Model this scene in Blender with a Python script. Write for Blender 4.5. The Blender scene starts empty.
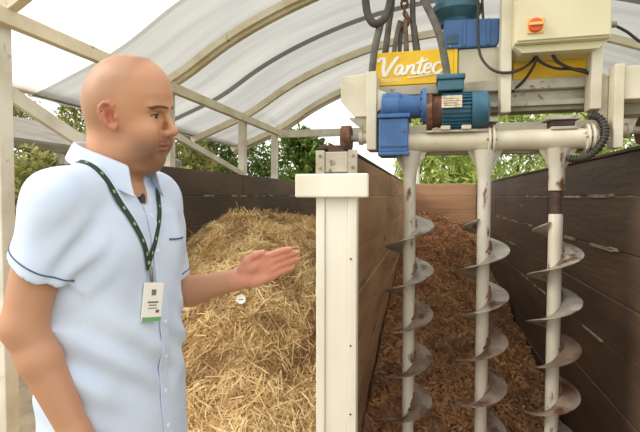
import bpy, math, random
import numpy as np
from mathutils import Vector, Matrix
from mathutils.bvhtree import BVHTree
S = bpy.context.scene
COL = S.collection
R = math.radians
random.seed(7)
rng = np.random.default_rng(7)

# ------------------------------------------------------------------ camera, sky, sun, exposure
cam = bpy.data.cameras.new('camera'); cam.sensor_width = 36.0; cam.lens = 460.0/640.0*36.0
cam.clip_start = 0.02; cam.clip_end = 500
camo = bpy.data.objects.new('camera', cam); COL.objects.link(camo)
camo.location = (0, 0, 1.5); camo.rotation_euler = (R(90-2.49), 0, R(13.2))
S.camera = camo
W = bpy.data.worlds.new('World'); S.world = W; W.use_nodes = True
bg = W.node_tree.nodes['Background']; bg.inputs[0].default_value = (1.0, 0.98, 0.95, 1); bg.inputs[1].default_value = 1.45
sl = bpy.data.lights.new('sun_offscreen', 'SUN'); sl.energy = 2.2; sl.angle = R(25); sl.color = (1, .93, .82)
so = bpy.data.objects.new('sun_offscreen', sl); COL.objects.link(so)
so.rotation_euler = Vector((.80, .30, -.62)).to_track_quat('-Z', 'Y').to_euler()
vs = S.view_settings; vs.view_transform = 'Standard'; vs.look = 'None'; vs.exposure = 0.12; vs.gamma = 1.0; vs.use_curve_mapping = False
S.cycles.max_bounces = 8; S.cycles.transparent_max_bounces = 8; S.cycles.use_denoising = True

# ------------------------------------------------------------------ materials
def srgb(r, g, b):
    f = lambda c: (c/255/12.92) if c/255 <= .04045 else ((c/255+.055)/1.055)**2.4
    return (f(r), f(g), f(b), 1)
MATS = {}
def mat(name, c1, c2=None, scale=8, rough=.6, metal=0, bump=0, bscale=60, stretch=(1,1,1), detail=4, lo=.4, hi=.65, c3=None, s3=30, lo3=.62, hi3=.68, attr=None, coat=0):
    m = bpy.data.materials.new(name); m.use_nodes = True; MATS[name] = m
    nt = m.node_tree; N = nt.nodes; L = nt.links; b = N['Principled BSDF']
    b.inputs['Roughness'].default_value = rough; b.inputs['Metallic'].default_value = metal
    b.inputs['Base Color'].default_value = c1
    tc = N.new('ShaderNodeTexCoord'); mp = N.new('ShaderNodeMapping'); mp.inputs['Scale'].default_value = stretch
    L.new(tc.outputs['Object'], mp.inputs[0])
    out = None
    if attr:
        a = N.new('ShaderNodeAttribute'); a.attribute_name = attr; out = a.outputs['Color']
    def mixin(prev, colb, sc, l, h):
        n = N.new('ShaderNodeTexNoise'); n.inputs['Scale'].default_value = sc; n.inputs['Detail'].default_value = detail
        L.new(mp.outputs[0], n.inputs['Vector'])
        r = N.new('ShaderNodeValToRGB'); r.color_ramp.elements[0].position = l; r.color_ramp.elements[1].position = h
        L.new(n.outputs['Fac'], r.inputs[0])
        x = N.new('ShaderNodeMix'); x.data_type = 'RGBA'; L.new(r.outputs[0], x.inputs[0])
        if prev is None: x.inputs[6].default_value = c1
        else: L.new(prev, x.inputs[6])
        x.inputs[7].default_value = colb
        return x.outputs[2]
    if c2: out = mixin(out, c2, scale, lo, hi)
    if c3: out = mixin(out, c3, s3, lo3, hi3)
    if out is not None: L.new(out, b.inputs['Base Color'])
    if bump:
        n = N.new('ShaderNodeTexNoise'); n.inputs['Scale'].default_value = bscale; n.inputs['Detail'].default_value = 5
        L.new(mp.outputs[0], n.inputs['Vector'])
        bp = N.new('ShaderNodeBump'); bp.inputs['Strength'].default_value = bump; bp.inputs['Distance'].default_value = .01
        L.new(n.outputs['Fac'], bp.inputs['Height']); L.new(bp.outputs[0], b.inputs['Normal'])
    return m
mat('cream', srgb(216,209,188), srgb(198,189,164), 6, .5, bump=.05, c3=srgb(140,110,80), s3=22, lo3=.7, hi3=.78)
mat('cream_dirty', srgb(188,182,164), srgb(158,148,126), 7, .55, bump=.08, c3=srgb(110,85,62), s3=26, lo3=.62, hi3=.72)
mat('steel_grey', srgb(176,172,160), srgb(140,134,122), 9, .5, bump=.05, c3=srgb(105,82,60), s3=30, lo3=.66, hi3=.74)
mat('post_white', srgb(240,236,222), srgb(226,219,198), 5, .7, bump=.15, bscale=30, stretch=(1,1,.2), c3=srgb(150,128,100), s3=26, lo3=.7, hi3=.78)
mat('white_wood', srgb(232,227,212), srgb(205,196,176), 4, .75, bump=.12, bscale=40, c3=srgb(150,130,104), s3=14, lo3=.66, hi3=.76)
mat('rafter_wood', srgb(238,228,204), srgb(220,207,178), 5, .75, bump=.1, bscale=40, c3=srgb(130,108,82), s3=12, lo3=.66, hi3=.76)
mat('dark_plank', srgb(74,58,46), srgb(96,77,60), 3.5, .62, bump=.35, bscale=25, stretch=(1,.25,1.5), c3=srgb(150,138,122), s3=9, lo3=.7, hi3=.78)
mat('brown_plank', srgb(196,154,114), srgb(166,126,92), 3.5, .7, bump=.35, bscale=25, stretch=(1,.25,1.5), c3=srgb(120,88,64), s3=8, lo3=.62, hi3=.75)
mat('end_plank', srgb(186,146,112), srgb(164,124,92), 3.5, .7, bump=.3, bscale=25, stretch=(.3,1,1.5), c3=srgb(96,66,46), s3=7, lo3=.66, hi3=.75)
mat('chip_paint', srgb(176,165,146), srgb(128,114,98), 14, .8)
mat('blue', srgb(66,110,164), srgb(54,94,144), 10, .42, bump=.06, c3=srgb(110,120,125), s3=40, lo3=.7, hi3=.78)
mat('teal', srgb(58,108,132), srgb(42,84,106), 12, .42, bump=.06, c3=srgb(120,125,120), s3=40, lo3=.72, hi3=.8)
mat('dark_teal', srgb(56,102,118), srgb(44,84,100), 12, .45)
mat('yellow', srgb(250,205,30), srgb(236,186,24), 5, .4)
mat('white_paint', srgb(250,248,240), None, rough=.5)
mat('cabinet', srgb(220,213,178), srgb(210,202,166), 3, .42)
mat('orange', srgb(225,92,42), None, rough=.4)
mat('switch_yellow', srgb(240,190,110), None, rough=.45)
mat('rust', srgb(122,84,62), srgb(92,64,50), 18, .8, metal=.15, bump=.2, c3=srgb(150,112,84), s3=30, lo3=.6, hi3=.7)
mat('rust_dark_tone', srgb(84,62,50), srgb(60,46,40), 18, .8, bump=.2)
mat('bolt', srgb(150,144,132), srgb(110,100,88), 30, .45, metal=.5)
mat('hose', srgb(108,104,96), srgb(86,82,76), 20, .7, bump=.15, bscale=90)
mat('hose_dark', srgb(70,66,60), srgb(92,88,80), 20, .7, bump=.1)
mat('sling', srgb(134,122,106), srgb(106,95,82), 26, .85, bump=.3, bscale=120)
mat('black_cable', srgb(48,42,40), None, rough=.55)
mat('black_rubber', srgb(44,40,38), srgb(70,64,58), 14, .6)
mat('flight_metal', srgb(186,182,172), srgb(150,142,130), 10, .35, metal=.55, bump=.05, c3=srgb(112,80,58), s3=14, lo3=.56, hi3=.68)
mat('flight_rusty', srgb(150,134,120), srgb(116,96,82), 9, .5, metal=.35, bump=.1, c3=srgb(98,66,48), s3=12, lo3=.48, hi3=.62)
mat('shaft_paint', srgb(206,200,186), srgb(184,176,158), 7, .5, bump=.06, stretch=(1,1,.4), c3=srgb(110,74,50), s3=20, lo3=.63, hi3=.7)
mat('nameplate', srgb(226,214,182), srgb(178,160,130), 70, .4)
mat('soil', srgb(156,142,118), srgb(132,118,94), 6, .95, bump=.5, bscale=30)
mat('grass', srgb(112,128,74), srgb(86,104,56), 2, .95, bump=.5, bscale=30)
mat('compost', srgb(158,118,84), srgb(120,88,62), 9, .9, bump=.8, bscale=55, c3=srgb(172,120,74), s3=60, lo3=.6, hi3=.7)
mat('chip', srgb(190,146,104), srgb(146,108,76), 4, .85, c3=srgb(200,150,98), s3=5, lo3=.55, hi3=.62)
mat('straw_base', srgb(196,164,114), srgb(166,134,88), 12, .9, bump=.8, bscale=70)
mat('straw', srgb(238,212,158), srgb(208,174,118), 3.2, .7, c3=srgb(182,148,100), s3=5, lo3=.52, hi3=.62)
mat('shed_roof', srgb(138,132,122), srgb(118,110,98), 3, .8)
mat('shed_wall', srgb(126,118,92), srgb(98,92,70), 2, .9)
mat('hill', srgb(112,130,96), srgb(128,142,104), .05, 1)
mat('bark', srgb(110,92,72), srgb(82,68,52), 9, .9, bump=.4)
mat('shirt', srgb(208,221,240), srgb(200,214,236), 9, .85, bump=.04, bscale=400)
mat('shirt_trim', srgb(70,88,120), None, rough=.8)
mat('trousers', srgb(52,58,76), srgb(44,48,64), 20, .85, bump=.1, bscale=300)
mat('shoe', srgb(58,44,36), None, rough=.5)
mat('lanyard', srgb(40,66,52), srgb(34,56,46), 30, .8)
mat('lanyard_print', srgb(168,176,120), None, rough=.8)
mat('badge', srgb(240,236,226), None, rough=.35)
mat('badge_green', srgb(110,170,110), None, rough=.4)
mat('badge_ink', srgb(120,116,108), None, rough=.6)
mat('badge_red', srgb(150,70,66), None, rough=.6)
mat('clear_plastic', srgb(214,220,222), None, rough=.2)
mat('button', srgb(232,238,245), None, rough=.3)
mat('eye_white', srgb(190,176,164), None, rough=.25)
mat('iris', srgb(62,42,32), None, rough=.2)
mat('brow_hair', srgb(116,82,60), srgb(96,68,50), 120, .9)
mat('cap_white', srgb(244,242,236), None, rough=.4)
mat('grille', srgb(60,56,50), None, rough=.7)
m = mat('skin', srgb(220,168,135), None, rough=.5, bump=.06, bscale=260, attr='Col')
m.node_tree.nodes['Principled BSDF'].inputs['Subsurface Weight'].default_value = .03
m.node_tree.nodes['Principled BSDF'].inputs['Subsurface Radius'].default_value = (.012, .005, .003)

def film(name, c1, c2, trans, sc):
    m = bpy.data.materials.new(name); m.use_nodes = True; MATS[name] = m
    nt = m.node_tree; N = nt.nodes; L = nt.links; N.remove(N['Principled BSDF']); o = N['Material Output']
    tc = N.new('ShaderNodeTexCoord'); mp = N.new('ShaderNodeMapping'); mp.inputs['Scale'].default_value = (.35, 3.0, .35)
    L.new(tc.outputs['Object'], mp.inputs[0])
    n = N.new('ShaderNodeTexNoise'); n.inputs['Scale'].default_value = sc; n.inputs['Detail'].default_value = 3; L.new(mp.outputs[0], n.inputs[0])
    r = N.new('ShaderNodeValToRGB'); r.color_ramp.elements[0].position = .35; r.color_ramp.elements[1].position = .65
    r.color_ramp.elements[0].color = c1; r.color_ramp.elements[1].color = c2; L.new(n.outputs['Fac'], r.inputs[0])
    t = N.new('ShaderNodeBsdfTranslucent'); d = N.new('ShaderNodeBsdfDiffuse'); x = N.new('ShaderNodeMixShader'); x.inputs[0].default_value = trans
    L.new(r.outputs[0], t.inputs[0]); L.new(r.outputs[0], d.inputs[0]); L.new(d.outputs[0], x.inputs[1]); L.new(t.outputs[0], x.inputs[2])
    p = N.new('ShaderNodeBsdfTransparent'); y = N.new('ShaderNodeMixShader'); y.inputs[0].default_value = .06
    L.new(x.outputs[0], y.inputs[1]); L.new(p.outputs[0], y.inputs[2]); L.new(y.outputs[0], o.inputs[0])
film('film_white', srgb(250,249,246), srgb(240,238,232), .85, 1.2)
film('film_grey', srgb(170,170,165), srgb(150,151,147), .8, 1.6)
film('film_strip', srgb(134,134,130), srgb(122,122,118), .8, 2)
def leafmat(name, c1, c2, c3):
    m = bpy.data.materials.new(name); m.use_nodes = True; MATS[name] = m
    nt = m.node_tree; N = nt.nodes; L = nt.links; N.remove(N['Principled BSDF']); o = N['Material Output']
    tc = N.new('ShaderNodeTexCoord'); n = N.new('ShaderNodeTexNoise'); n.inputs['Scale'].default_value = 4.5; n.inputs['Detail'].default_value = 5
    L.new(tc.outputs['Object'], n.inputs[0])
    r = N.new('ShaderNodeValToRGB'); e = r.color_ramp.elements
    e[0].position = .32; e[0].color = c1; e[1].position = .7; e[1].color = c3
    k = e.new(.5); k.color = c2; L.new(n.outputs['Fac'], r.inputs[0])
    t = N.new('ShaderNodeBsdfTranslucent'); d = N.new('ShaderNodeBsdfDiffuse'); x = N.new('ShaderNodeMixShader'); x.inputs[0].default_value = .35
    L.new(r.outputs[0], t.inputs[0]); L.new(r.outputs[0], d.inputs[0]); L.new(d.outputs[0], x.inputs[1]); L.new(t.outputs[0], x.inputs[2]); L.new(x.outputs[0], o.inputs[0])
leafmat('leaf_bamboo', srgb(138,158,76), srgb(194,208,116), srgb(230,236,172))
leafmat('leaf_dark', srgb(62,82,38), srgb(98,120,56), srgb(146,160,84))
leafmat('leaf_olive', srgb(96,102,56), srgb(146,148,86), srgb(196,190,126))

# ------------------------------------------------------------------ mesh helpers
class MB:
    def __init__(s): s.v = []; s.f = []
    def add(s, v, f):
        o = len(s.v); s.v += [tuple(map(float, p)) for p in v]; s.f += [tuple(i+o for i in q) for q in f]; return s
    def box(s, x0, x1, y0, y1, z0, z1):
        return s.add([(x0,y0,z0),(x1,y0,z0),(x1,y1,z0),(x0,y1,z0),(x0,y0,z1),(x1,y0,z1),(x1,y1,z1),(x0,y1,z1)],
                     [(0,3,2,1),(4,5,6,7),(0,1,5,4),(1,2,6,5),(2,3,7,6),(3,0,4,7)])
    def beam(s, a, b, w, h, up=(0,0,1)):
        a = Vector(a); b = Vector(b); d = (b-a).normalized(); u = Vector(up); r = d.cross(u).normalized(); u = r.cross(d)
        V = [p + r*sx*w/2 + u*sz*h/2 for p in (a, b) for sx, sz in ((-1,-1),(1,-1),(1,1),(-1,1))]
        return s.add(V, [(0,1,2,3),(7,6,5,4),(0,4,5,1),(1,5,6,2),(2,6,7,3),(3,7,4,0)])
    def lathe(s, a, axis, prof, n=24, closed=True):
        a = Vector(a); d = Vector(axis).normalized(); t = Vector((0,0,1)) if abs(d.z) < .9 else Vector((1,0,0))
        p = d.cross(t).normalized(); q = d.cross(p); V = []; F = []
        for (l, r) in prof:
            for i in range(n):
                g = 2*math.pi*i/n; V.append(a + d*l + (p*math.cos(g)+q*math.sin(g))*r)
        for j in range(len(prof)-1):
            for i in range(n):
                F.append((j*n+i, j*n+(i+1)%n, (j+1)*n+(i+1)%n, (j+1)*n+i))
        if closed: F.append(tuple(range(n-1,-1,-1))); F.append(tuple((len(prof)-1)*n+i for i in range(n)))
        return s.add(V, F)
    def cyl(s, a, b, r, n=24):
        a = Vector(a); b = Vector(b); l = (b-a).length; return s.lathe(a, b-a, [(0,r),(l,r)], n)
    def tube(s, pts, r, n=10, smooth=6):
        P = spline(pts, smooth) if smooth > 1 else [Vector(p) for p in pts]
        rr = r if isinstance(r, (list, tuple)) else [r]*2
        V = []; F = []; m_ = len(P); nrm = None
        for i, p in enumerate(P):
            t = (P[min(i+1, m_-1)] - P[max(i-1, 0)]).normalized()
            if nrm is None: nrm = t.orthogonal().normalized()
            nrm = (nrm - t*nrm.dot(t)).normalized(); bn = t.cross(nrm)
            rad = rr[0] + (rr[1]-rr[0])*i/(m_-1)
            for k in range(n):
                g = 2*math.pi*k/n; V.append(p + (nrm*math.cos(g)+bn*math.sin(g))*rad)
        for j in range(m_-1):
            for i in range(n): F.append((j*n+i, j*n+(i+1)%n, (j+1)*n+(i+1)%n, (j+1)*n+i))
        F.append(tuple(range(n-1,-1,-1))); F.append(tuple((m_-1)*n+i for i in range(n)))
        return s.add(V, F)
    def prism(s, poly, y0, y1):              # polygon in the XZ plane, thickness along Y
        n = len(poly); V = [(x,y0,z) for x,z in poly] + [(x,y1,z) for x,z in poly]
        return s.add(V, [tuple(range(n)), tuple(range(2*n-1, n-1, -1))] + [(i, n+i, n+(i+1)%n, (i+1)%n) for i in range(n)])
    def build(s, name, mt, parent=None, smooth=None, bevel=0, seg=2, loc=None):
        me = bpy.data.meshes.new(name); me.from_pydata(s.v, [], s.f); me.validate()
        return link(name, me, mt, parent, smooth, bevel, seg, loc)
def fixn(me):
    import bmesh
    b = bmesh.new(); b.from_mesh(me); bmesh.ops.recalc_face_normals(b, faces=b.faces); b.to_mesh(me); b.free()
def link(name, me, mt, parent=None, smooth=None, bevel=0, seg=2, loc=None, fix=True):
    if fix: fixn(me)
    me.materials.append(MATS[mt])
    o = bpy.data.objects.new(name, me); COL.objects.link(o)
    if parent: o.parent = parent
    if loc: o.location = loc
    if smooth:
        me.polygons.foreach_set('use_smooth', [True]*len(me.polygons))
        if smooth != 'all':
            me.set_sharp_from_angle(angle=R(smooth))
    if bevel:
        b = o.modifiers.new('bevel', 'BEVEL'); b.width = bevel; b.segments = seg; b.limit_method = 'ANGLE'; b.angle_limit = R(40)
    return o
def spline(pts, k=6):
    P = [Vector(p) for p in pts]; Q = [P[0]*2-P[1]] + P + [P[-1]*2-P[-2]]; out = []
    for i in range(1, len(Q)-2):
        a, b, c, d = Q[i-1], Q[i], Q[i+1], Q[i+2]
        for j in range(k):
            t = j/k; out.append(.5*((2*b)+(c-a)*t+(2*a-5*b+4*c-d)*t*t+(3*b-a-3*c+d)*t**3))
    out.append(P[-1]); return out
def tag(o, label, cat=None, group=None, kind=None):
    o['label'] = label
    if cat: o['category'] = cat
    if group: o['group'] = group
    if kind: o['kind'] = kind
    return o
def empty(name, loc=(0,0,0)):
    o = bpy.data.objects.new(name, None); COL.objects.link(o); o.location = loc; o.empty_display_size = .1; return o
def struct(name, label, loc=(0,0,0)):
    o = empty(name, loc); o['kind'] = 'structure'; o['label'] = label; return o
def np_mesh(name, V, F):
    V = np.asarray(V, np.float32); F = np.asarray(F, np.int32); k = F.shape[1]
    me = bpy.data.meshes.new(name); me.vertices.add(len(V)); me.vertices.foreach_set('co', V.ravel())
    me.loops.add(F.size); me.loops.foreach_set('vertex_index', F.ravel()); me.polygons.add(len(F))
    me.polygons.foreach_set('loop_start', np.arange(len(F), dtype=np.int32)*k); me.update(calc_edges=True); return me
# smooth value noise on arrays
def vnoise(x, y, z, seed=0):
    r = np.random.default_rng(seed).random((32, 32, 32)).astype(np.float32)
    xi = np.floor(x).astype(int); yi = np.floor(y).astype(int); zi = np.floor(z).astype(int)
    f = lambda t: t*t*(3-2*t)
    u, v, w = f(x-xi), f(y-yi), f(z-zi); o = 0
    for a in (0, 1):
        for b in (0, 1):
            for c in (0, 1):
                o = o + r[(xi+a) % 32, (yi+b) % 32, (zi+c) % 32]*(u if a else 1-u)*(v if b else 1-v)*(w if c else 1-w)
    return o*2-1
ZT = 1.69        # top of the bin walls
XL, XD, XR, YE = -1.92, -.33, .84, 8.7

# ------------------------------------------------------------------ ground and far hills
g = MB(); n = 40
V = []; F = []
for j in range(n+1):
    for i in range(n+1):
        x = -60+120*i/n; y = -20+140*j/n; V.append((x, y, -.02 + (0 if (abs(x) < 6 and y < 14) else .05*math.sin(x*.7)*math.cos(y*.5))))
for j in range(n):
    for i in range(n): F.append((j*(n+1)+i, j*(n+1)+i+1, (j+1)*(n+1)+i+1, (j+1)*(n+1)+i))
o = g.add(V, F).build('ground', 'grass', None, 'all'); o['kind'] = 'structure'; o['label'] = 'grassy ground around the composting shed'
o = MB().box(-6.0, 4.2, -3.0, 9.4, -.1, 0).build('floor', 'soil'); o['kind'] = 'structure'; o['label'] = 'bare earth floor under the compost bins'
def ridge(y, h, seed):
    rr = random.Random(seed); n = 60; V = []; F = []
    for i in range(n+1):
        x = -220+440*i/n; t = h*(.75+.25*math.sin(i*.31+seed)+.12*math.sin(i*.9+seed*2))
        V += [(x, y, -2), (x, y+40, max(t, .5)), (x, y+90, -2)]
    for i in range(n):
        for k in range(2): F.append((i*3+k, i*3+3+k, i*3+4+k, i*3+1+k))
    return MB().add(V, F)
o = ridge(170, 10, 3).build('hills', 'hill', None, 'all'); o['kind'] = 'structure'; o['label'] = 'low green hills far beyond the bins'

# ------------------------------------------------------------------ plank walls of the two bins
def plank_wall(name, label, x, thick, y0, y1, mt, zs, cuts, inner):
    w = struct(name, label)
    rr = random.Random(len(name))
    for a, b in zip(zs[:-1], zs[1:]):
        for c0, c1 in zip(cuts[:-1], cuts[1:]):
            j = rr.uniform(-.004, .004)
            MB().box(x+j, x+thick+j, c0+.002, c1-.002, a+.0006, b-.0006).build('plank', mt, w, bevel=.006)
    return w
ZS = [0.0, .27, .54, .79, 1.02, 1.25, 1.50, ZT]
ww = plank_wall('wall_left', 'dark brown plank wall behind the straw heap', XL-.05, .05, 2.3, YE, 'dark_plank', ZS[:-1]+[1.725], [2.3, 4.6, 6.8, YE], 1)
for y in (2.36, 3.4, 4.85, 6.6, 8.6): MB().box(XL-.13, XL-.051, y-.05, y+.05, 0, ZT-.03).build('stud', 'dark_plank', ww)
wr = plank_wall('wall_right', 'dark brown plank wall on the far side of the augers', XR, .05, .9, YE, 'dark_plank', ZS, [.9, 3.6, 6.2, YE], -1)
for y in (1.0, 3.0, 5.0, 7.0, 8.6): MB().box(XR+.051, XR+.13, y-.05, y+.05, 0, ZT-.03).build('stud', 'dark_plank', wr)
wd = plank_wall('wall_divider', 'plank partition of bare brown boards between the two bins', XD-.04, .04, 1.86, YE, 'brown_plank', ZS, [1.86, 4.2, 6.5, YE], 1)
plank_wall('x', '', XD-.105, .04, 1.86, YE, 'dark_plank', ZS, [1.86, 4.2, 6.5, YE], 1)
tmp = bpy.data.objects['x']
for c in list(tmp.children): c.parent = wd
bpy.data.objects.remove(tmp)
for y in (3.0, 4.9, 6.8, 8.6): MB().box(XD-.064, XD-.041, y-.05, y+.05, 0, ZT-.02).build('stud', 'brown_plank', wd)
MB().box(XD-.105, XD, 1.84, YE, ZT, ZT+.016).build('rail_plate', 'rust_dark_tone', wd, bevel=.003)  # wood plate given a dark tone to offset the orange sunlight on it
MB().box(XR-.01, XR+.07, .9, YE, ZT, ZT+.016).build('rail_plate', 'dark_plank', wr, bevel=.003)
we = struct('wall_end', 'reddish brown board wall closing the far end of the bins')
for a, b in zip(ZS[:-1], ZS[1:-1]+[1.725]):
    MB().box(XD, XR, YE+.002, YE+.05, a+.0006, b-.0006).build('plank', 'end_plank', we, bevel=.006)
    MB().box(XL, XD-.106, YE+.002, YE+.05, a+.0006, b-.0006).build('plank', 'dark_plank', we, bevel=.006)
# flaked pale paint along the board seams
def flakes(wall, x, sgn, y0, y1, seed, n, zz):
    rr = random.Random(seed)
    for _ in range(n):
        y = rr.uniform(y0, y1); z = rr.choice(zz)+rr.uniform(-.004, .004); l = rr.uniform(.06, .32); t = rr.uniform(.004, .008)
        MB().box(x-.008, x+.008, y, y+l, z-t, z+t).build('paint_flake', 'chip_paint', wall)
flakes(ww, XL, 1, 2.6, 6.5, 1, 16, [1.5, 1.5, 1.25])
flakes(wr, XR, -1, 2.3, 6.0, 2, 26, [1.5, 1.25, 1.25, 1.02, .79])

# ------------------------------------------------------------------ white end post with its cap board
pt = tag(empty('timber_post', (-.356, 1.80, 0)), 'white painted timber post with cross board closing the end of the divider', 'post')
P = lambda mb, n, m, **k: mb.build(n, m, pt, **k)
P(MB().box(-.083, -.047, 0, .05, 0, 1.59), 'side_board', 'post_white', bevel=.004)
P(MB().box(.046, .083, 0, .05, 0, 1.59), 'side_board', 'post_white', bevel=.004)
P(MB().box(-.0465, .0455, .006, .05, 0, 1.59), 'centre_board', 'post_white', bevel=.004)
P(MB().box(-.163, .131, -.028, -.001, 1.494, 1.588), 'cap_board', 'post_white', bevel=.006)
for s in (-1, 1):
    c = .066*s-.0
    q = P(MB().box(c-.018, c+.018, .0, .012, 1.589, 1.682), 'bracket_plate', 'cream_dirty', bevel=.002)
    for z in (1.612, 1.660): MB().lathe((c, -.006, z), (0,1,0), [(0,.004),(.001,.006),(.006,.006)], 8).build('bolt', 'bolt', q)
P(MB().box(-.047, .047, .004, .055, 1.594, 1.676), 'rail_end', 'cream_dirty', bevel=.004)
P(MB().prism([(-.035,1.677),(.046,1.677),(-.035,1.715)], .012, .03), 'wheel_stop', 'rust_dark_tone')
for z in (.9, 1.25, .62): P(MB().lathe((.06, -.003, z), (0,1,0), [(0,.003),(.001,.004),(.003,.004)], 8), 'nail', 'rust_dark_tone')

# ------------------------------------------------------------------ arched roof
XA = .4
TAB = [(0,3.15),(.5,3.12),(1.0,3.03),(1.5,2.865),(1.9,2.68),(2.3,2.44),(2.7,2.275),(3.0,2.165)]
arch = spline([(XA-d, 0, z) for d, z in TAB[::-1]] + [(XA+d, 0, z) for d, z in TAB[1:]], 5)
def archz(x):
    for a, b in zip(arch[:-1], arch[1:]):
        if a.x <= x <= b.x: return a.z+(b.z-a.z)*(x-a.x)/(b.x-a.x)
    return arch[0].z
roof = struct('roof', 'arched plastic film roof on curved timber rafters over the bins')
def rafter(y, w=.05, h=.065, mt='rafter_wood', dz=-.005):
    V = []; F = []
    for i, p in enumerate(arch):
        t = (arch[min(i+1, len(arch)-1)]-arch[max(i-1, 0)]).normalized(); nn = Vector((-t.z, 0, t.x))
        for a, b in ((-1,0),(1,0),(1,1),(-1,1)): V.append(Vector((p.x, y+a*w/2, p.z)) + nn*(dz-b*h))
    m_ = len(arch)
    for i in range(m_-1):
        for k in range(4): F.append((i*4+k, i*4+(k+1) % 4, i*4+4+(k+1) % 4, i*4+4+k))
    F += [(0,1,2,3), (m_*4-1, m_*4-2, m_*4-3, m_*4-4)]
    return MB().add(V, F).build('rafter', mt, roof)
PY = [1.80, 3.26, 4.74, 5.82]
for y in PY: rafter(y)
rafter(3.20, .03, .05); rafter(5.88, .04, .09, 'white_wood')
def sheet(y0, y1, mt, name='film_sheet', dz=.0):
    V = []; F = []; ny = max(2, int((y1-y0)/.12)); rr = random.Random(int(y0*100))
    for j in range(ny+1):
        y = y0+(y1-y0)*j/ny
        for i, p in enumerate(arch): V.append((p.x, y, p.z+dz+.004*math.sin(j*2.1+i*.3)*(0 if j in (0, ny) else 1)))
    m_ = len(arch)
    for j in range(ny):
        for i in range(m_-1): F.append((j*m_+i, j*m_+i+1, (j+1)*m_+i+1, (j+1)*m_+i))
    return MB().add(V, F).build(name, mt, roof, 'all')
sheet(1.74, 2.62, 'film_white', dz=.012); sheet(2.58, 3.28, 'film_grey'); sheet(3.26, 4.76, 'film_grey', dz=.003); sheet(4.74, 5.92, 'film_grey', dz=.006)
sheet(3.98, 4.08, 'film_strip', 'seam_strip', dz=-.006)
def bm_(name, a, b, w, h, mt='white_wood', parent=roof, **k): return MB().beam(a, b, w, h, **k).build(name, mt, parent, bevel=.004)
for s, xe in ((-1, -1.92), (1, 2.72)):
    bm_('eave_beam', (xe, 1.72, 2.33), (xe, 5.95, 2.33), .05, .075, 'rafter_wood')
    xx = XA + s*2.98
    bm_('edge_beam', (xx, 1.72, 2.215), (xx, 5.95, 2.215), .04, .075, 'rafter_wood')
    for y in PY:
        zb = 0
        bm_('roof_post', (xe - (.082 if s < 0 else 0), y+.0, zb), (xe - (.06 if s < 0 else 0), y+.0, 2.31), .075, .075, up=(0,1,0))
bm_('tie_beam', (-1.93, 5.80, 2.31), (2.73, 5.80, 2.31), .05, .095)
bm_('brace', (-1.99, 1.80, 2.02), (-1.99, 2.75, 1.66), .03, .075)
bm_('brace', (-1.985, 3.30, 2.0), (-1.985, 4.74, 1.74), .03, .055)
bm_('brace', (1.55, 5.86, 2.72), (2.72, 5.86, 2.36), .04, .06)
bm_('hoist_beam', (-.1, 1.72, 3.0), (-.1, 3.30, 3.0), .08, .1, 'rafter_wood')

# ------------------------------------------------------------------ straw heap and compost heap
def sstep(a, b, x):
    t = np.clip((x-a)/(b-a), 0, 1); return t*t*(3-2*t)
def straw_h(x, y):
    top = np.interp(x, [-1.92, -1.7, -1.45, -1.2, -.9, -.45], [1.16, 1.26, 1.33, 1.29, 1.21, 1.16])
    ye = y - .45*sstep(-1.35, -1.9, x) + .12*np.sin(x*5)+.10*vnoise(x*3, y*3, x*0+1.5, 5)
    f = sstep(1.30, 3.25, ye); back = .07*np.maximum(y-3.5, 0)
    h = .10 + (top-.10)*f**.75 - back
    return h + .030*vnoise(x*7, y*7, x*0+3.3, 2) + .018*vnoise(x*19, y*19, x*0+.3, 3)
def comp_h(x, y):
    base = np.interp(y, [1.2, 2.0, 2.6, 3.4, 5, 6.5, 7.6, 8.3, 8.7], [.18, .22, .32, .52, .72, .86, 1.06, 1.16, 1.16])
    side = -.42*sstep(.05, .84, x)*np.interp(y, [1, 6, 8.7], [.8, .8, .5])
    return np.maximum(base + side + .05*vnoise(x*5, y*5, x*0+.4, 8) + .03*vnoise(x*16, y*16, x*0+.7, 9), .03)
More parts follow.
